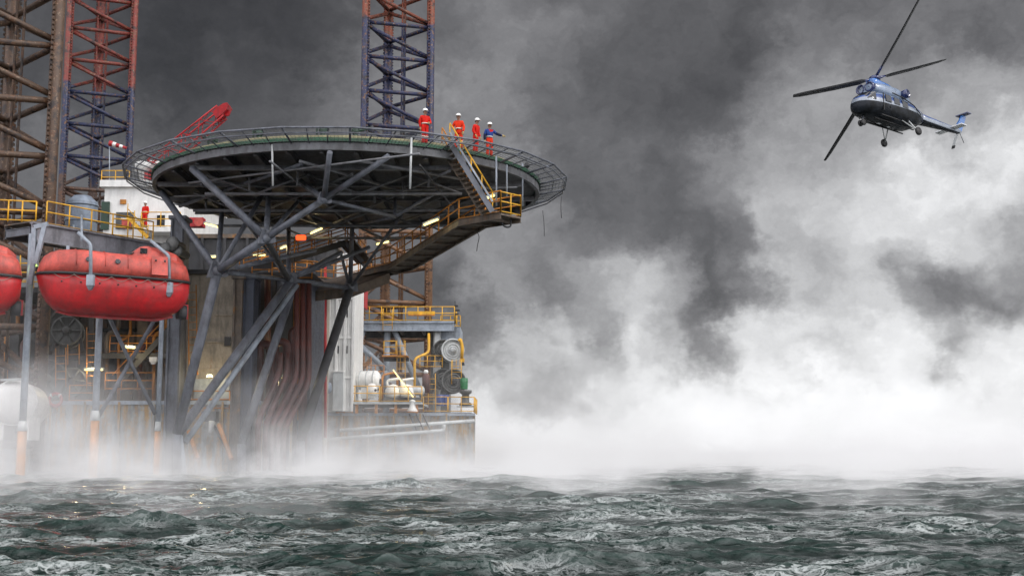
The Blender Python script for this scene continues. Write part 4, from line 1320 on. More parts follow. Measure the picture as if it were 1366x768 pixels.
o = MB().span(a, b).prism([(-.2, -.1), (.2, -.1), (.12, -.3), (-.12, -.3)], (a + b) / 2, (1, 0, 0), (0, 0, 1), .2).build('floodlight', M['white']); tag(o, 'small white floodlight box on the brown wall', 'floodlight')
pt = thing('dog_leg_stairs', 'dark slanting stair flight with amber rails under the lifeboat stern', 'stairs', P(165, 520, 80))
for k in (0, 1):
    MB().beam(P(150, 520, 80 + k), P(232, 432, 80 + k), .1, .35).build('stringer', M['dark'], pt)
    MB().tube(P(150, 500, 80 + k), P(232, 412, 80 + k), .04, seg=6).build('handrail', M['amber'], pt)
for i in range(10):
    q = P(150, 520, 80).lerp(P(232, 432, 80), (i + .5) / 10)
    MB().span(q + Vector((-.2, .05, -.03)), q + Vector((.2, .95, .03))).build('tread', M['dark'], pt)
a, b = px_box(214, 222, 447, 470, 80, .4)
o = MB().span(a, b); o.cur = 0
o = o.span((a.x - .04, a.y - .04, b.z), (b.x + .04, b.y, b.z + .06)).build('switch_cabinet', M['dark']); tag(o, 'narrow dark switch cabinet on the brown wall behind the stern', 'cabinet')

# more pipework and rails in the machinery space
for i, (px, Y, r, m_) in enumerate(((8, 80, .14, 'amber'), (30, 80.5, .18, 'pipered'), (52, 80, .10, 'amber'), (142, 81, .16, 'brownplate'), (158, 81.2, .10, 'amber'), (186, 81, .20, 'pipered'), (205, 81.4, .12, 'amber'))):
    o = MB().path([P(px, 548, Y), P(px, 446 + 9 * (i % 3), Y), P(px + 16, 440 + 9 * (i % 3), Y + .5), P(px + 16, 408, Y + .5)], r, 8, fillet=.4).build('machinery_pipe', M[m_])
    tag(o, 'rusty cranked pipe climbing the brown machinery wall in a loose row', 'pipe', 'cranked pipes on the machinery wall')
railing([P(140, 520, 78.6), P(205, 520, 78.8)], 'amber rail before the brown wall between the crossed braces', m=M['amber'], step=1.1)
railing([P(146, 470, 80.2), P(220, 470, 80.2)], 'amber rail of a gallery high on the brown wall under the boat stern', m=M['amber'], step=1.2)
gl = thing('wall_gallery', 'narrow dark gallery plate along the brown wall under the lifeboat', 'gallery', P(180, 472, 80.6))
a, b = P(120, 471, 80.2), P(226, 471, 80.2)
MB().span((a.x, 80.1, a.z - .12), (b.x, 81.5, a.z)).build('deck_plate', M['brownplate'], gl); MB().span((a.x, 80.05, a.z - .35), (b.x, 80.15, a.z - .0)).build('stringer', M['dark'], gl)
railing([P(318, 540, 76.4), P(338, 540, 76.4)], 'short amber rail before the slate blue column', m=M['amber'], step=.9)
railing([P(336, 372, 78.6), P(416, 372, 78.6)], 'amber rail on the casing roof above the red pipes', m=M['amber'], step=1.2)

# ------------------------------------------------------------------ right part: white house, jack frame, equipment
wh, lo, hi = house('white_house', 'tall white ribbed deck house beside the navy leg', 'deck house', 438, 472, 338, 506, 95.5, 7, 'white', zb=5.03)
for px in (438.5, 449, 460, 471):
    x = P(px, 440, 95.4).x
    MB().span((x - .09, 95.36, lo.z), (x + .09, 95.49, hi.z)).build('corner_post', M['white'], wh)
for py in (352, 398, 450, 503):
    z = P(450, py, 95.4).z
    MB().span((lo.x, 95.38, z - .08), (hi.x, 95.485, z + .08)).build('cross_rail', M['white'], wh)
for py in (418, 466):
    for px in (451, 463):
        a, b = px_box(px - .9, px + .9, py - 5, py + 5, 95.40, .09)
        MB().span(a, b).build('vent_slot', M['dark'], wh)
for k in range(14):
    x = lo.x + (k + .5) * (hi.x - lo.x) / 14
    MB().span((x - .035, 95.43, lo.z), (x + .035, 95.49, hi.z)).build('corrugation', M['white'], wh)
a, b = px_box(444, 458, 496, 524, 95.0, .4); a.z = 5.03
t = thing('pale_cabinet', 'pale grey cabinet at the foot of the white house', 'cabinet', a)
MB().span(a, b).build('box', M['lightgrey'], t); MB().span((a.x - .05, a.y - .05, b.z), (b.x + .05, b.y, b.z + .08)).build('lid', M['white'], t)
t = thing('red_box', 'bright red railed box hanging between the white house and leg', 'container', P(481, 410, 104))
a, b = px_box(472, 487, 384, 410, 104, 2); MB().span(a, b).build('box', M['cranered'], t)
for z in (a.z + .5, a.z + 1.0):
    MB().beam((a.x, 103.9, z), (b.x, 103.9, z), .05, .07).build('rib', M['salmon'], t)

ZJ = P(540, 428, 106).z
jx0, jx1 = P(476, 430, 106).x, P(606, 430, 106).x
jf = thing('jacking_platform', 'grey steel platform round the navy leg on columns and raking struts', 'platform', ((jx0 + jx1) / 2, 106, 5.03))
ly = 118.0
def slab(x0, x1, y0, y1, z0, z1, m='pale', nm='deck_plate'): return MB().span((x0, y0, z0), (x1, y1, z1)).build(nm, M[m], jf)
slab(jx0, jx1, 106, 112.8, ZJ - .12, ZJ)
slab(jx0, jx1, 122.5, 124, ZJ - .12, ZJ)
MB().beam((jx0, 106, ZJ - .5), (jx1, 106, ZJ - .5), .35, .75, True).build('edge_girder', M['pale'], jf)
MB().beam((jx0, 112.6, ZJ - .5), (jx1, 112.6, ZJ - .5), .35, .75, True).build('edge_girder', M['machinery'], jf)
for px in (477, 500, 530, 560, 590, 604):
    x = P(px, 430, 106).x
    MB().beam((x, 106.2, ZJ - .4), (x, 112.5, ZJ - .4), .2, .5).build('joist', M['machinery'], jf)
for (px, r, m) in ((516, .28, 'pale'), (583, .33, 'lightgrey')):
    x = P(px, 480, 106.6).x
    MB().tube((x, 106.6, 5.03), (x, 106.6, ZJ - .1), r, seg=14).build('column', M[m], jf)
for a, b in (((482, 462), (516, 494)), ((525, 438), (564, 530)), ((516, 494), (508, 505)), ((488, 432), (476, 466))):
    MB().tube(P(*a, 106.4), P(*b, 106.4), .24, seg=12).build('raker', M['pale'], jf)
a, b = px_box(588, 614, 436, 466, 107, 5); MB().span(a, b).build('gear_house', M['pale'], jf)
a, b = px_box(574, 600, 432, 540, 109, 3); a.z = 5.03; MB().span(a, b).build('gear_house', M['machinery'], jf)
railing([(jx0 - .2, 111, ZJ), (jx0, 106.1, ZJ), (jx1, 106.1, ZJ), (jx1, 111, ZJ)], 'yellow rail round the grey platform of the navy leg', step=1.1, h=1.25)
t = thing('cable_tray', 'broad yellow tray fixed to the platform rail by the navy leg', 'tray', P(543, 421, 106))
a, b = px_box(544, 580, 415, 421, 105.9, .25); MB().span(a, b).build('tray', M['yellow'], t)
MB().span((a.x, a.y - .05, a.z), (b.x, a.y - .01, a.z + .12)).build('lip', M['amber'], t)
ladder(P(517, 440, 105.6), P(517, 412, 105.6), 'yellow caged ladder through the rail of the navy leg platform', cage=True, w_=.8)
ladder(P(535, 512, 104.5), P(535, 454, 104.5), 'tall yellow caged ladder in front of the navy leg', cage=True, w_=.7)
ladder(P(487, 505, 103), P(487, 476, 103), 'amber caged ladder beside the white house', cage=True, w_=1.0, m=M['amber'])
ladder(P(609, 512, 103), P(609, 480, 103), 'yellow caged ladder beside the round grey winch faces', cage=True, w_=.8)
railing([P(512, 472, 104), P(528, 472, 104)], 'small yellow rail on a stage halfway up the navy leg', step=.9)
ws = thing('ladder_stage', 'small grey stage halfway up below the navy leg platform', 'platform', P(520, 474, 104))
a, b = P(510, 474, 104), P(544, 474, 104)
MB().span((a.x, 103.6, a.z - .1), (b.x, 105.4, a.z)).build('deck_plate', M['amber'], ws); MB().beam((a.x, 105.3, a.z - .25), (b.x, 105.3, a.z - .25), .12, .3).build('bearer', M['dark'], ws)
winch(604, 467, 104.5, .98, 'pale round winch face, the bright upper one by the hull end', 'lightgrey', (.15, -1, 0), spokes=0)
winch(591, 466, 105.5, .85, 'grey round winch face tucked left of the bright one', 'machinery', (.15, -1, 0), spokes=0)
winch(605, 508, 104, 1.02, 'dark round winch face low above the yellow deck rail', 'machinery', (.15, -1, 0), 'dark', spokes=0)
winch(591, 505, 105, .85, 'dark round winch face low, left of its twin', 'machinery', (.15, -1, 0), 'dark', spokes=0)
an = thing('antenna_mast', 'slim black antenna mast at the platform end', 'mast', P(607, 425, 106.2))
MB().tube(P(607, 432, 106.2), P(607, 401, 106.2), .06, .03, 8).build('mast', M['black'], an)
for py, w_ in ((408, .25), (414, .4), (419, .3)):
    q = P(607, py, 106.2); MB().span(q - Vector((w_ * .3, .05, .08)), q + Vector((w_, .05, .08))).build('antenna_box', M['black'], an)
hk = thing('yellow_davit', 'small yellow hooked davit above the round winch faces', 'davit', P(617, 475, 104))
MB().path([P(616, 478, 104), P(617, 462, 104), P(614, 452, 104), P(612, 455, 104)], .14, 8, fillet=.4).build('arm', M['yellow'], hk)
MB().span(P(618, 478, 104) + Vector((-.25, -.1, -.3)), P(618, 478, 104) + Vector((.1, .1, 0))).build('base_plate', M['yellow'], hk)
# deck equipment
railing([P(588, 436, 106.8), P(614, 436, 106.8)], 'short yellow rail on top of the grey gear house at the hull end', step=.7, h=1.0)
railing([P(560, 490, 104.6), P(590, 490, 104.6)], 'short yellow rail on a ledge before the dark gear house', step=.7, h=1.0)
railing([P(478, 505, 102.5), P(512, 505, 102.5)], 'amber rail on a raised grating behind the fat white tank', step=.8, h=1.1, m=M['amber'])
pipe([P(553, 534, 100), P(553, 478, 100), P(572, 470, 101), P(572, 445, 102)], .11, 'cranked yellow pipe climbing beside the navy leg column', 'yellow', name='deck_pipe', fillet=.4)
pipe([P(510, 532, 99), P(510, 500, 99), P(530, 496, 99.5), P(530, 520, 99.5)], .09, 'small rusty pipe arch between the white tank and pumps', 'amber', name='deck_pipe', fillet=.3)
ladder(P(576, 540, 103.4), P(576, 498, 103.4), 'short yellow ladder at the foot of the dark gear house', w_=.6)
ht = thing('fat_white_tank', 'fat white banded tank lying on deck behind yellow rail', 'tank', P(491, 526, 97.2))
q = P(491, 507, 98.5)
MB().lathe([(.05, -1.0), (.5, -.96), (.74, -.75), (.76, .75), (.5, .96), (.05, 1.0)], q, (1, -.15, 0), 22).build('shell', M['white'], ht)
for h in (-.55, 0, .55):
    MB().lathe([(.79, h - .04), (.79, h + .04)], q, (1, -.15, 0), 22).build('band', M['lightgrey'], ht)
MB().span(q + Vector((-.5, -.5, -1.45)), q + Vector((.55, .5, -.6))).build('cradle', M['white'], ht)
MB().lathe([(.22, 0), (.22, .06)], q + Vector((.98, -.2, -.1)), (1, -.15, 0), 14).build('manhole', M['black'], ht)
t = thing('white_vessel', 'small upright white vessel below the fat white tank', 'tank', P(497, 528, 97))
q = P(496, 528, 97.3)
MB().lathe([(.3, 0), (.42, .15), (.42, .7), (.25, .95), (.08, 1.0)], q, seg=18).build('shell', M['white'], t)
MB().ball(q + Vector((.32, -.32, .45)), .1).build('gauge', M['black'], t)
for i, (px, lab) in enumerate(((524, 'white domed pump with motor behind yellow rail, nearest the fat tank'), (543, 'white domed pump with motor behind yellow rail, nearest the raking strut'))):
    q = P(px, 530, 97.5)
    t = thing('pump', lab, 'pump', q)
    MB().lathe([(.5, 0), (.62, .2), (.6, .6), (.38, .95), (.05, 1.05)], q, seg=18).build('casing', M['white'], t)
    MB().lathe([(.3, -.5), (.36, -.3), (.36, .5), (.2, .6)], q + Vector((.75, .1, .55)), (1, .2, 0), 16).build('motor', M['lightgrey'], t)
    MB().path([q + Vector((-.4, 0, .8)), q + Vector((-.5, 0, 1.35)), q + Vector((.5, 0, 1.5))], .1, 8, fillet=.25).build('outlet_pipe', M['white'], t)
    MB().span(q + Vector((-.7, -.5, -.35)), q + Vector((1.3, .6, 0))).build('bed', M['machinery'], t)
t = thing('vent_cowl', 'small white flared vent cowl low on the hull side deck', 'vent', P(550, 548, 96.6))
q = P(550, 549, 96.4)
MB().lathe([(.42, 0), (.40, .12), (.26, .35), (.22, .75), (.28, .85), (.05, .95)], q, seg=16).build('cowl', M['white'], t)
MB().lathe([(.46, -.05), (.46, .0)], q, seg=16).build('collar', M['amber'], t)
t = thing('gas_bottle', 'tall dark red gas bottle with white cap by the column', 'gas bottle', P(568, 522, 99))
q = P(568, 524, 99)
MB().lathe([(.3, 0), (.3, 1.35), (.16, 1.55)], q, seg=16).build('bottle', M['pipered'], t); MB().lathe([(.16, 1.55), (.2, 1.7), (.12, 1.85)], q, seg=12).build('cap', M['white'], t)
for (px, Y, m_, lab, py) in ((587, 101, 'drumblue', 'blue barrel behind the lower yellow deck rail, left one', 541), (594, 101.4, 'drumblue', 'blue barrel behind the lower yellow deck rail, right one', 541), (619, 100, 'drumgreen', 'small green barrel on a stack at the hull end', 519)):
    q = P(px, py, Y)
    t = thing('barrel', lab, 'barrel', q)
    MB().lathe([(.29, 0), (.3, .02), (.3, .88), (.28, .9)], q, seg=18).build('drum', M[m_], t)
    for h in (.3, .6): MB().lathe([(.32, h - .02), (.32, h + .02)], q, seg=18).build('hoop', M[m_], t)
t = thing('end_bollard', 'dark mooring gear stack under the green barrel', 'mooring gear', P(621, 540, 99.4))
q = P(621, 541, 99.6)
MB().lathe([(.5, 0), (.5, .2), (.3, .3), (.3, .9), (.5, 1.05), (.5, 1.25)], q, seg=16).build('drum', M['machinery'], t); MB().span(q + Vector((-.7, -.4, -.1)), q + Vector((.7, .5, .0))).build('bed', M['lightgrey'], t)
# decks edges at two levels with rails
ud = thing('side_deck', 'rust stained side deck plate carrying the white tank and pumps', 'deck', P(500, 540, 97))
ua, ub = P(440, 536, 96.2), P(563, 538, 96.6)
MB().span((ua.x, 96.2, ua.z - .16), (ub.x, 104, ua.z)).build('deck_plate', M['lightgrey'], ud)
for px in (450, 476, 502, 528, 556):
    x = P(px, 545, 96.6).x
    MB().span((x - .1, 96.4, 4.9), (x + .1, 96.8, ua.z - .17)).build('leg', M['amber'], ud)
railing([(ua.x, 96.3, ua.z), (P(506, 538, 96.3).x, 96.3, ua.z)], 'yellow rail before the fat white tank', step=1.0, h=1.25)
railing([(P(508, 538, 96.3).x, 96.3, ua.z), (ub.x, 96.3, ua.z)], 'yellow rail before the white pumps', step=1.1, h=1.2)
zl = 5.03
railing([(P(565, 550, 97.7).x, 97.5, zl), (P(597, 550, 97.9).x, 97.8, zl)], 'lower yellow rail at hull deck edge, left length', step=.9, h=1.2)
railing([(P(598, 550, 98).x, 97.8, zl), (XR - .1, 98.2, zl), (XR - .05, 104, zl)], 'lower yellow rail at hull deck edge round the end corner', step=1.0, h=1.2)
railing([P(449, 551, 96.0), P(470, 551, 96.0)], 'amber rail low on the hull below the white house', step=.7, m=M['amber'])
t = thing('float_drum', 'grey round float drum beside the thin red pipe', 'drum', P(435, 517, 94))
MB().lathe([(.05, -.55), (.4, -.5), (.46, -.3), (.46, .3), (.4, .5), (.05, .55)], P(432, 517, 94), (1, -.3, 0), 18).build('shell', M['tank'], t)
MB().tube(P(432, 522, 94), P(432, 545, 94), .1, seg=8).build('stand', M['dark'], t)

# ================================================================== people
def skin_mesh(joints, edges, radii, sub=1):
    me = bpy.data.meshes.new('body_wire')
    me.from_pydata([tuple(j) for j in joints], edges, [])
    ob = bpy.data.objects.new('body_wire', me); COL.objects.link(ob)
    ob.modifiers.new('skin', 'SKIN')
    if not me.skin_vertices:
        me.skin_vertices.new() if hasattr(me.skin_vertices, 'new') else None
    for i, r in enumerate(radii):
        me.skin_vertices[0].data[i].radius = (r, r) if not hasattr(r, '__len__') else r
        me.skin_vertices[0].data[i].use_root = (i == 0)
    s = ob.modifiers.new('sub', 'SUBSURF'); s.levels = sub; s.render_levels = sub
    dg = bpy.context.evaluated_depsgraph_get()
    out = bpy.data.meshes.new_from_object(ob.evaluated_get(dg))
    bpy.data.objects.remove(ob)
    bpy.data.meshes.remove(me)
    for p in out.polygons: p.use_smooth = True
    return out

def mesh_part(name, me, m, parent):
    me.name = name
    me.materials.clear(); me.materials.append(m)
    o = bpy.data.objects.new(name, me); COL.objects.link(o)
    if parent: o.parent = parent
    return o

def person(loc, yaw, label, top, legs, pose, second=None, tape=True, group='workers in coveralls'):
    """stands facing local -Y; pose: elbow and hand points for each arm, head turn"""
    t = thing('person', label, 'person', loc, group, (0, 0, yaw))
    hip = .95; lean = pose.get('lean', 0.0)
    sh = Vector((0, -lean, 1.43))
    stance = pose.get('stance', .10)
    hd = sh + Vector((0, -.03 - lean * .2, .235))
    J = {'pelvis': Vector((0, 0, hip)), 'waist': Vector((0, -lean * .4, 1.12)), 'chest': Vector((0, -lean * .8, 1.32)), 'neck': sh + Vector((0, 0, .06)), 'head': hd, 'crown': hd + Vector((0, .01, .10))}
    for s, k in ((-1, 'r'), (1, 'l')):
        J['sh' + k] = sh + Vector((s * .19, .0, -.02))
        J['el' + k] = J['sh' + k] + Vector(pose[k][0])
        J['ha' + k] = J['el' + k] + Vector(pose[k][1])
        J['hp' + k] = Vector((s * .10, 0, .90))
        J['kn' + k] = Vector((s * stance, -.03, .50))
        J['an' + k] = Vector((s * stance, .03, .09))
        J['to' + k] = Vector((s * (stance + .03), -.16, .045))
    names = list(J); ix = {n: i for i, n in enumerate(names)}
    E = [('pelvis', 'waist'), ('waist', 'chest'), ('chest', 'neck'), ('neck', 'head'), ('head', 'crown')]
    for k in 'rl':
        E += [('chest', 'sh' + k), ('sh' + k, 'el' + k), ('el' + k, 'ha' + k), ('pelvis', 'hp' + k), ('hp' + k, 'kn' + k), ('kn' + k, 'an' + k), ('an' + k, 'to' + k)]
    R = dict(pelvis=(.15, .11), waist=(.145, .105), chest=(.165, .12), neck=.062, head=.094, crown=.075)
    for k in 'rl':
        R.update({'sh' + k: .07, 'el' + k: .05, 'ha' + k: .036, 'hp' + k: .095, 'kn' + k: .068, 'an' + k: .05, 'to' + k: .045})
    me = skin_mesh([J[n] for n in names], [(ix[a], ix[b]) for a, b in E], [R[n] for n in names], 1)
    # face: nose, brow and ears grown into the same body mesh
    bm = bmesh.new(); bm.from_mesh(me)
    for c, r in ((hd + Vector((0, -.098, -.012)), .016), (hd + Vector((.09, .0, -.01)), .022), (hd + Vector((-.09, 0, -.01)), .022), (hd + Vector((0, -.08, -.06)), .018)):
        bmesh.ops.create_uvsphere(bm, u_segments=8, v_segments=6, radius=r, matrix=Matrix.Translation(c))
    for f in bm.faces: f.smooth = True
    bm.to_mesh(me); bm.free()
    mesh_part('body', me, M['skin'], t)
    ey = MB().ball(hd + Vector((-.034, -.088, .018)), .011, 8, 6).ball(hd + Vector((.034, -.088, .018)), .011, 8, 6)
    ey.build('eyes', M['black'], t, True)
    MB().ball(hd + Vector((0, .035, .02)), (.098, .085, .085), 12, 8).build('hair', M['hair'], t, True)
    # coverall: trousers and jacket
    tn = ['waist', 'pelvis'] + [p + k for k in 'rl' for p in ('hp', 'kn', 'an')]
    ti = {n: i for i, n in enumerate(tn)}
    tj = [J[n] + (Vector((0, .0, .0)) if n[:2] != 'an' else Vector((0, 0, .02))) for n in tn]
    te = [(0, 1)] + [(1, ti['hp' + k]) for k in 'rl'] + [(ti['hp' + k], ti['kn' + k]) for k in 'rl'] + [(ti['kn' + k], ti['an' + k]) for k in 'rl']
    tr = [(.165, .125), (.175, .135)] + [.112, .088, .082] * 2
    mesh_part('trousers', skin_mesh(tj, te, tr, 1), M[legs], t)
    jn = ['pelvis', 'waist', 'chest', 'neck'] + [p + k for k in 'rl' for p in ('sh', 'el', 'ha')]
    ji = {n: i for i, n in enumerate(jn)}
    jj = [J[n] - (Vector((0, 0, .02)) if n == 'neck' else Vector((0, 0, 0))) for n in jn]
    je = [(0, 1), (1, 2), (2, 3)] + [(2, ji['sh' + k]) for k in 'rl'] + [(ji['sh' + k], ji['el' + k]) for k in 'rl'] + [(ji['el' + k], ji['ha' + k]) for k in 'rl']
    jr = [(.18, .14), (.175, .135), (.19, .145), .08] + [.098, .075, .058] * 2
    mesh_part('jacket', skin_mesh(jj, je, jr, 1), M[top], t)
    if second:      # coloured shoulder yoke and dark sleeves
        mesh_part('shoulder_yoke', skin_mesh([J['chest'] + Vector((0, 0, .03)), J['neck'] - Vector((0, 0, .03)), J['shr'] + (J['elr'] - J['shr']) * .3, J['shl'] + (J['ell'] - J['shl']) * .3], [(0, 1), (0, 2), (0, 3)], [(.205, .16), .095, .112, .112], 1), M[second], t)
        for k in 'rl':
            mid = J['sh' + k].lerp(J['el' + k], .6)
            mesh_part('sleeve', skin_mesh([J['el' + k], mid, J['ha' + k]], [(0, 1), (0, 2)], [.082, .09, .066], 1), M['darkcloth'], t)
    if tape:
        MB().lathe([(.172, 0), (.172, .05)], (0, -lean * .3, 1.06), seg=18).build('belt_tape', M['tape'], t, True)
        for s in (-1, 1):
            MB().lathe([(.096, 0), (.096, .05)], (s * stance, -.02, .40), seg=14).build('leg_tape', M['tape'], t, True)
    for s, k in ((-1, 'r'), (1, 'l')):
        MB().rings([[Vector((s * (stance + .012) + x * w_, y, z)) for x, y in ((-1, .09), (1, .09), (1, -.12), (.6, -.19), (-.6, -.19), (-1, -.12))] for z, w_ in ((0, .055), (.05, .056), (.10, .045))], True, False).build('boot', M['boot'], t, True)
        # glove: palm, four unequal fingers and a thumb off the side
        h0 = J['ha' + k]; d = (h0 - J['el' + k]).normalized()
        u = d.cross(Vector((0, 1, 0)))
        if u.length < .2: u = d.cross(UP)
        u.normalize(); n_ = u.cross(d)
        g = MB()
        g.rings([[h0 + d * l + u * x * w_ + n_ * y * .018 for x, y in ((-1, -1), (1, -1), (1, 1), (-1, 1))] for l, w_ in ((-.02, .032), (.04, .045), (.10, .043))], True, True)
        for q, (x, ln) in enumerate(((-.033, .065), (-.011, .08), (.011, .075), (.033, .058))):
            a = h0 + d * .095 + u * x
            b = a + d * ln * .55 + n_ * .012; c = b + d * ln * .4 + n_ * .03
            g.path([a, b, c], .0105, 6)
        a = h0 + d * .02 + u * (-.04)
        g.path([a, a + d * .04 - u * .03 + n_ * .01, a + d * .075 - u * .032 + n_ * .025], .012, 6)
        g.build('glove', M['glove'], t, True)
    # helmet with brim
    hm = [(.128, .0), (.13, .02), (.125, .07), (.10, .115), (.055, .14), (.008, .147)]
    MB().lathe(hm, hd + Vector((0, 0, .045)), seg=18).build('helmet', M['helmet'], t, True)
    MB().prism([(.12, -.08), (.10, -.17), (0, -.195), (-.10, -.17), (-.12, -.08)], hd + Vector((0, 0, .055)), (1, 0, 0), (0, 1, 0), .012).build('helmet_brim', M['helmet'], t, True)
    t.scale = (1.04,) * 3
    return t

def on_edge(px, inset, py=150):
    x = P(px, py, 61.5).x
    for _ in range(3):
        y = HC.y - math.sqrt((RD - inset) ** 2 - (x - HC.x) ** 2)
        x = P(px, py, y).x
    return Vector((x, y, 17.4))
DN = ((-.05, .02, -.28), (.02, -.04, -.26))
DNl = ((.05, .02, -.28), (-.02, -.04, -.26))
person(on_edge(567, .35), math.radians(25), 'worker in red coverall with white helmet, in front of the navy leg', 'redcloth', 'redcloth', dict(r=((-.06, .05, -.27), (.03, -.02, -.26)), l=((.09, -.03, -.26), (-.12, -.18, -.06)), lean=.0, stance=.08))
person(on_edge(612, .3), math.radians(-6), 'worker in orange coverall facing out above the stair head', 'orange', 'orange', dict(r=((-.12, .04, -.25), (.10, -.18, -.10)), l=((.08, 0, -.28), (-.02, -.10, -.24)), lean=.07, stance=.14))
person(on_edge(634.5, .35), math.radians(62), 'worker in red coverall seen from the side, next to the blue jacket', 'redcloth', 'redcloth', dict(r=((-.05, .06, -.27), (.02, -.14, -.21)), l=((.05, .02, -.28), (-.02, -.12, -.22)), lean=.05), tape=False)
person(on_edge(653, .4), math.radians(18), 'worker in blue and red jacket stretching one arm out', 'bluecloth', 'orange', dict(r=((-.07, .02, -.27), (.0, -.05, -.26)), l=((.20, -.05, -.17), (.25, -.08, -.06)), lean=.02), second='redcloth')
person(P(193, 303, 89.2), math.radians(-20), 'worker in red coverall behind the yellow balcony rail', 'redcloth', 'redcloth', dict(r=DN, l=DNl))

# ================================================================== helicopter
def cam2w(v): return RGT * v[0] + UPV * v[1] + FWD * v[2]
S_ = 1.0
HP = CAM + ray(1167, 105) * 75.5
bu, bv = cam2w((1.79, 4.81, -5.14)).normalized(), cam2w((5.94, 1.79, 3.74)).normalized()
Wz = bv.cross(bu).normalized()
if Wz.z < 0: Wz = -Wz
Wn_ = Wz.copy()
Wx = cam2w((-.822, -.029, -.569)).normalized()
Wz = cam2w((-.206, .946, .25)); Wz = (Wz - Wx * Wz.dot(Wx)).normalized()
RR = Matrix.Rotation(math.radians(13), 3, FWD)
Wx, Wz = RR @ Wx, RR @ Wz
Wy = Wz.cross(Wx)
rotm = Matrix((Wx, Wy, Wz)).transposed()
heli = bpy.data.objects.new('helicopter', None); COL.objects.link(heli)
HUBZ = 1.95
heli.rotation_mode = 'XYZ'
heli.rotation_euler = rotm.to_euler()
heli.location = HP - rotm @ Vector((1.45, 0, HUBZ))
ORG[heli.name] = Vector((0, 0, 0))
tag(heli, 'blue and white helicopter with four black rotor blades flying towards the rig', 'helicopter')
def hp(mb, name, m, parent=None):
    o = mb.build(name, M[m] if isinstance(m, str) else m, parent or heli, True)
    return o
def sect(x, hw, hh, zc, n=24, e=2.5):
    hw, hh = hw * 1.02, hh * 1.0
    out = []
    for i in range(n):
        a = 2 * PI * i / n
        c, s = math.cos(a), math.sin(a)
        out.append(Vector((x, hw * math.copysign(abs(c) ** (2 / e), c), zc + hh * math.copysign(abs(s) ** (2 / e), s))))
    return out
# cabin: belly, sides and upper body as bands of one shell
def heli_paint():
    m = bpy.data.materials.new('helicopter_livery_shaded_belly'); m.use_nodes = True
    t = NT(m.node_tree); t.n.clear()
    pos = t.new('ShaderNodeTexCoord').outputs['Object']
    x, y, z = t.sep(pos)
    n = t.noise(pos, 1.6, 5, .6)
    zz = t.m('ADD', z, t.m('MULTIPLY', x, .05))
    zz = t.m('ADD', zz, t.m('MULTIPLY', t.m('SUBTRACT', n, .5), .05))
    belly, white, blue, top = (.006, .007, .008), (.30, .34, .40), (.014, .06, .24), (.20, .26, .36)  # near-black belly: shade of the underside put into the paint
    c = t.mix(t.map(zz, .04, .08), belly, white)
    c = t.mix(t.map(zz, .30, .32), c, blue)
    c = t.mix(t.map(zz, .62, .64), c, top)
    c = t.mix(t.map(n, .35, .62, .0, .28), c, (.05, .06, .08))
    # panel seams
    sx = t.m('ABSOLUTE', t.m('SUBTRACT', t.m('FRACT', t.m('MULTIPLY', x, 1.15)), .5))
    c = t.mix(t.m('MULTIPLY', t.map(sx, .02, .012), .5), c, (.02, .02, .025))
    b = t.new('ShaderNodeBsdfPrincipled'); t.put(b.inputs['Base Color'], c)
    b.inputs['Roughness'].default_value = .38
    t.put(b.inputs['Specular IOR Level'], t.map(zz, .04, .08, .12, .5))
    t.put(b.inputs['Coat Weight'], t.map(zz, .04, .08, .0, .4))
    o = t.new('ShaderNodeOutputMaterial'); t.l.new(b.outputs[0], o.inputs[0])
    return m
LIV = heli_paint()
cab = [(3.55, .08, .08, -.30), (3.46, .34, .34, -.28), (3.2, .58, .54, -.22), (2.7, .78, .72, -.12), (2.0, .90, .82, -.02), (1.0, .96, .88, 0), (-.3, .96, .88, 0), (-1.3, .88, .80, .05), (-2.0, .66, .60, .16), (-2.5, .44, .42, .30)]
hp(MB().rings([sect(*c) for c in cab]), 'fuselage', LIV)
boom = [(-2.3, .40, .38, .30), (-3.2, .33, .32, .36), (-5.0, .24, .24, .44), (-6.8, .16, .17, .52), (-7.1, .06, .07, .54)]
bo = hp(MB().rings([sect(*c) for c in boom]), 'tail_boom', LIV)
# dark collar where the boom meets the cabin
hp(MB().rings([sect(-2.25, .50, .47, .29), sect(-2.55, .43, .42, .31)]), 'boom_collar', 'helinavy')
# engine cowling with two round intakes and side exhausts
cow = [(2.5, .40, .22, 1.0), (2.3, .58, .36, 1.02), (1.2, .66, .46, 1.10), (0, .66, .48, 1.12), (-1.0, .52, .38, 1.02), (-1.9, .26, .2, .84)]
ec = hp(MB().rings([sect(*c) for c in cow]), 'engine_cowling', LIV)
for s in (-1, 1):
    o = hp(MB().lathe([(.30, -.15), (.31, .12), (.25, .14), (.22, -.1), (.05, -.12)], (2.4, s * .33, 1.05), (1, 0, 0), 18), 'intake', 'helinavy'); o.parent = ec
    o = hp(MB().lathe([(.07, .0), (.09, .08), (.02, .22)], (2.32, s * .33, 1.05), (1, 0, 0), 12), 'intake_bullet', 'steel'); o.parent = ec
    o = hp(MB().lathe([(.26, 0), (.28, .42), (.22, .44), (.20, .1)], (-.35, s * .55, 1.12), (-.25, s, .1), 16), 'exhaust', 'helinavy'); o.parent = ec
hp(MB().rings([sect(2.0, .26, .28, 1.5), sect(1.75, .36, .32, 1.55), (sect(.6, .34, .28, 1.52)), sect(-.8, .2, .16, 1.42)]), 'gearbox_fairing', 'heliblue')
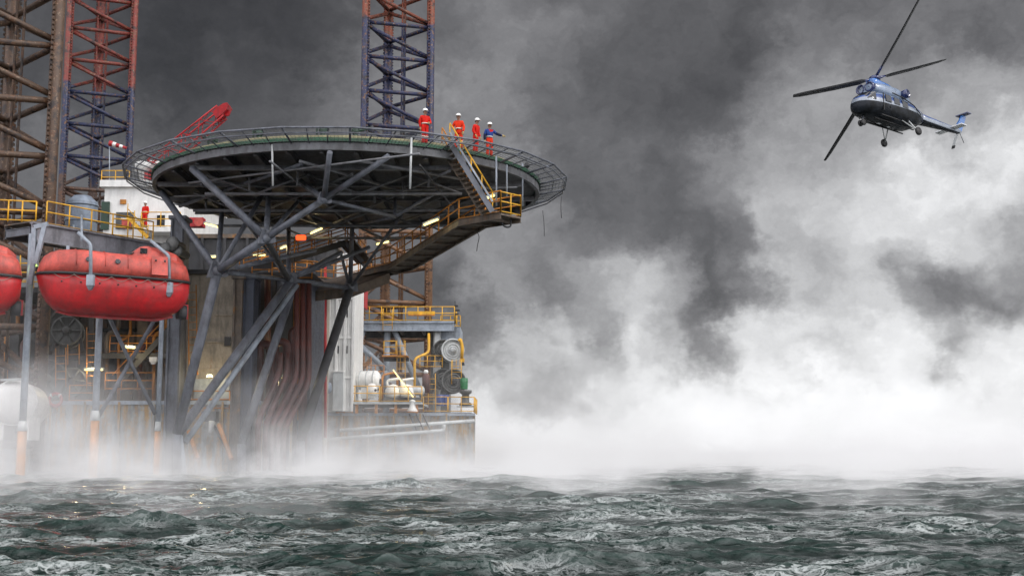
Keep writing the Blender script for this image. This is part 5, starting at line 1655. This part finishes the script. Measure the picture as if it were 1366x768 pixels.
# cockpit glazing: framed panes following the nose
def pane(pts, name='window'):
    c = sum((Vector(p) for p in pts), Vector()) / len(pts)
    mb = MB(); n = (Vector(pts[1]) - Vector(pts[0])).cross(Vector(pts[2]) - Vector(pts[0])).normalized()
    if n.dot(c - Vector((1.4, 0, 0))) < 0: n = -n
    mb.rings([[Vector(p) + n * q for p in pts] for q in (-.03, .03)], True, False)
    return hp(mb, name, 'glass')
for s in (-1, 1):
    pane([(3.32, s * .06, .12), (3.2, s * .48, .06), (2.78, s * .62, .52), (2.85, s * .06, .60)], 'windscreen')
    pane([(3.12, s * .56, .02), (2.55, s * .84, .04), (2.45, s * .72, .56), (2.72, s * .64, .50)])
    pane([(3.40, s * .08, -.30), (3.30, s * .42, -.28), (3.16, s * .52, -.04), (3.33, s * .08, -.02)])
    for x in (1.55, .75, -.05):
        hp(MB().box((x, s * .955, .30), (.52, .05, .42), Matrix.Rotation(s * .12, 3, 'X')), 'window', 'glass')
    dr = hp(MB().box((1.98, s * .92, .02), (.06, .04, 1.1)), 'door_seam', 'black')
    # belly rails and doors
    hp(MB().beam((2.2, s * .38, -.90), (-1.5, s * .40, -.80), .06, .06), 'belly_rail', 'black')
    hp(MB().beam((2.0, s * .72, -.74), (-1.4, s * .68, -.62), .05, .05), 'belly_rail', 'black')
for x in (1.2, .3):
    hp(MB().box((x, -.1, -.885), (.22, .12, .04)), 'belly_panel', 'heliwhite')
hp(MB().path([(1.2, 1.02, .72), (.2, 1.03, .66), (-.9, .98, .45), (-1.7, .86, .1)], .035, 6), 'cabin_pipe', 'black')
hp(MB().path([(1.2, -1.02, .72), (.2, -1.03, .66), (-.9, -.98, .45), (-1.7, -.86, .1)], .035, 6), 'cabin_pipe', 'black')
# nose gear with twin wheels, main gear on struts
ng = hp(MB().tube((2.75, 0, -.75), (2.95, 0, -1.28), .05, seg=8), 'nose_gear', 'steel')
for s in (-1, 1):
    o = hp(MB().lathe([(.1, -.06), (.19, -.05), (.2, 0), (.19, .05), (.1, .06)], (2.95, s * .12, -1.3), (0, 1, 0), 16), 'wheel', 'black'); o.parent = ng
    mg = hp(MB().tube((-.55, s * .75, -.55), (-.75, s * 1.2, -1.3), .045, seg=8), 'landing_leg', 'lightgrey')
    o = hp(MB().tube((.1, s * .70, -.62), (-.70, s * 1.15, -1.24), .03, seg=6), 'landing_strut', 'lightgrey'); o.parent = mg
    o = hp(MB().lathe([(.10, -.09), (.24, -.07), (.26, 0), (.24, .07), (.10, .09)], (-.75, s * 1.26, -1.33), (0, 1, 0), 20), 'wheel', 'black'); o.parent = mg
# tail: fin, stabiliser, tail rotor, skid
hp(MB().prism([(-6.4, .6), (-7.1, .55), (-7.75, 1.75), (-7.35, 1.75)], (0, 0, 0), (1, 0, 0), (0, 0, 1), .12), 'tail_fin', 'heliblue')
hp(MB().box((-6.0, 0, .50), (.55, 2.0, .06)), 'stabiliser', 'heliwhite')
hp(MB().tube((-7.0, 0, .42), (-7.35, 0, -.15), .025, seg=6), 'tail_skid', 'steel')
hp(MB().box((-7.55, 0, 1.85), (.45, .9, .06)), 'fin_cap', 'helinavy')
tr_c = Vector((-7.15, -.30, .62))
trh = hp(MB().tube((-7.05, 0, .60), tr_c, .09, seg=10), 'tail_rotor', 'helinavy')
# blade direction: as read against the fuselage
tw = rotm.inverted() @ cam2w(Vector((.62, .80, 0)).normalized())
tw.y = 0; tw.normalize()
for s in (-1, 1):
    e = tr_c + tw * s * 1.35
    o = hp(MB().beam(tr_c, e, .22, .035), 'blade', 'lightgrey'); o.parent = trh
    o = hp(MB().beam(e - tw * s * .22, e + tw * s * .02, .23, .045), 'blade_tip', 'black'); o.parent = trh
# main rotor
hub = Vector((1.45, 0, HUBZ))
mr = hp(MB().tube((1.45, 0, 1.5), hub + Vector((0, 0, .12)), .12, seg=12), 'main_rotor', 'steel')
o = hp(MB().lathe([(.10, -.16), (.34, -.1), (.34, .06), (.2, .16), (.05, .2)], hub, (0, 0, 1), 18), 'rotor_hub', 'helinavy'); o.parent = mr
for dv in (bu, -bu, bv, -bv):
    l = Vector((dv.dot(Wx), dv.dot(Wy), dv.dot(Wz))).normalized()
    nl = Vector((Wn_.dot(Wx), Wn_.dot(Wy), Wn_.dot(Wz))).normalized()
    c_ = nl.cross(l)
    o = hp(MB().tube(hub + l * .25, hub + l * 1.0, .09, .07, 8), 'blade_grip', 'helinavy'); o.parent = mr
    rings = []
    for f, ch_, th_, z in ((.9, .10, .05, 0), (1.3, .19, .045, .0), (3.5, .19, .04, .03), (6.3, .15, .03, .12), (6.95, .09, .02, .16)):
        ce = hub + l * f + nl * z
        rings.append([ce + c_ * (x * ch_) + nl * (y * th_ + x * .03) for x, y in ((-1, 0), (-.4, -1), (.6, -.9), (1, 0), (.6, .9), (-.4, 1))])
    o = hp(MB().rings(rings, True, False), 'rotor_blade', 'blade'); o.parent = mr
hp(MB().tube((1.5, 1.0, -.3), (1.9, 1.3, -.35), .03, seg=6), 'pitot', 'black')
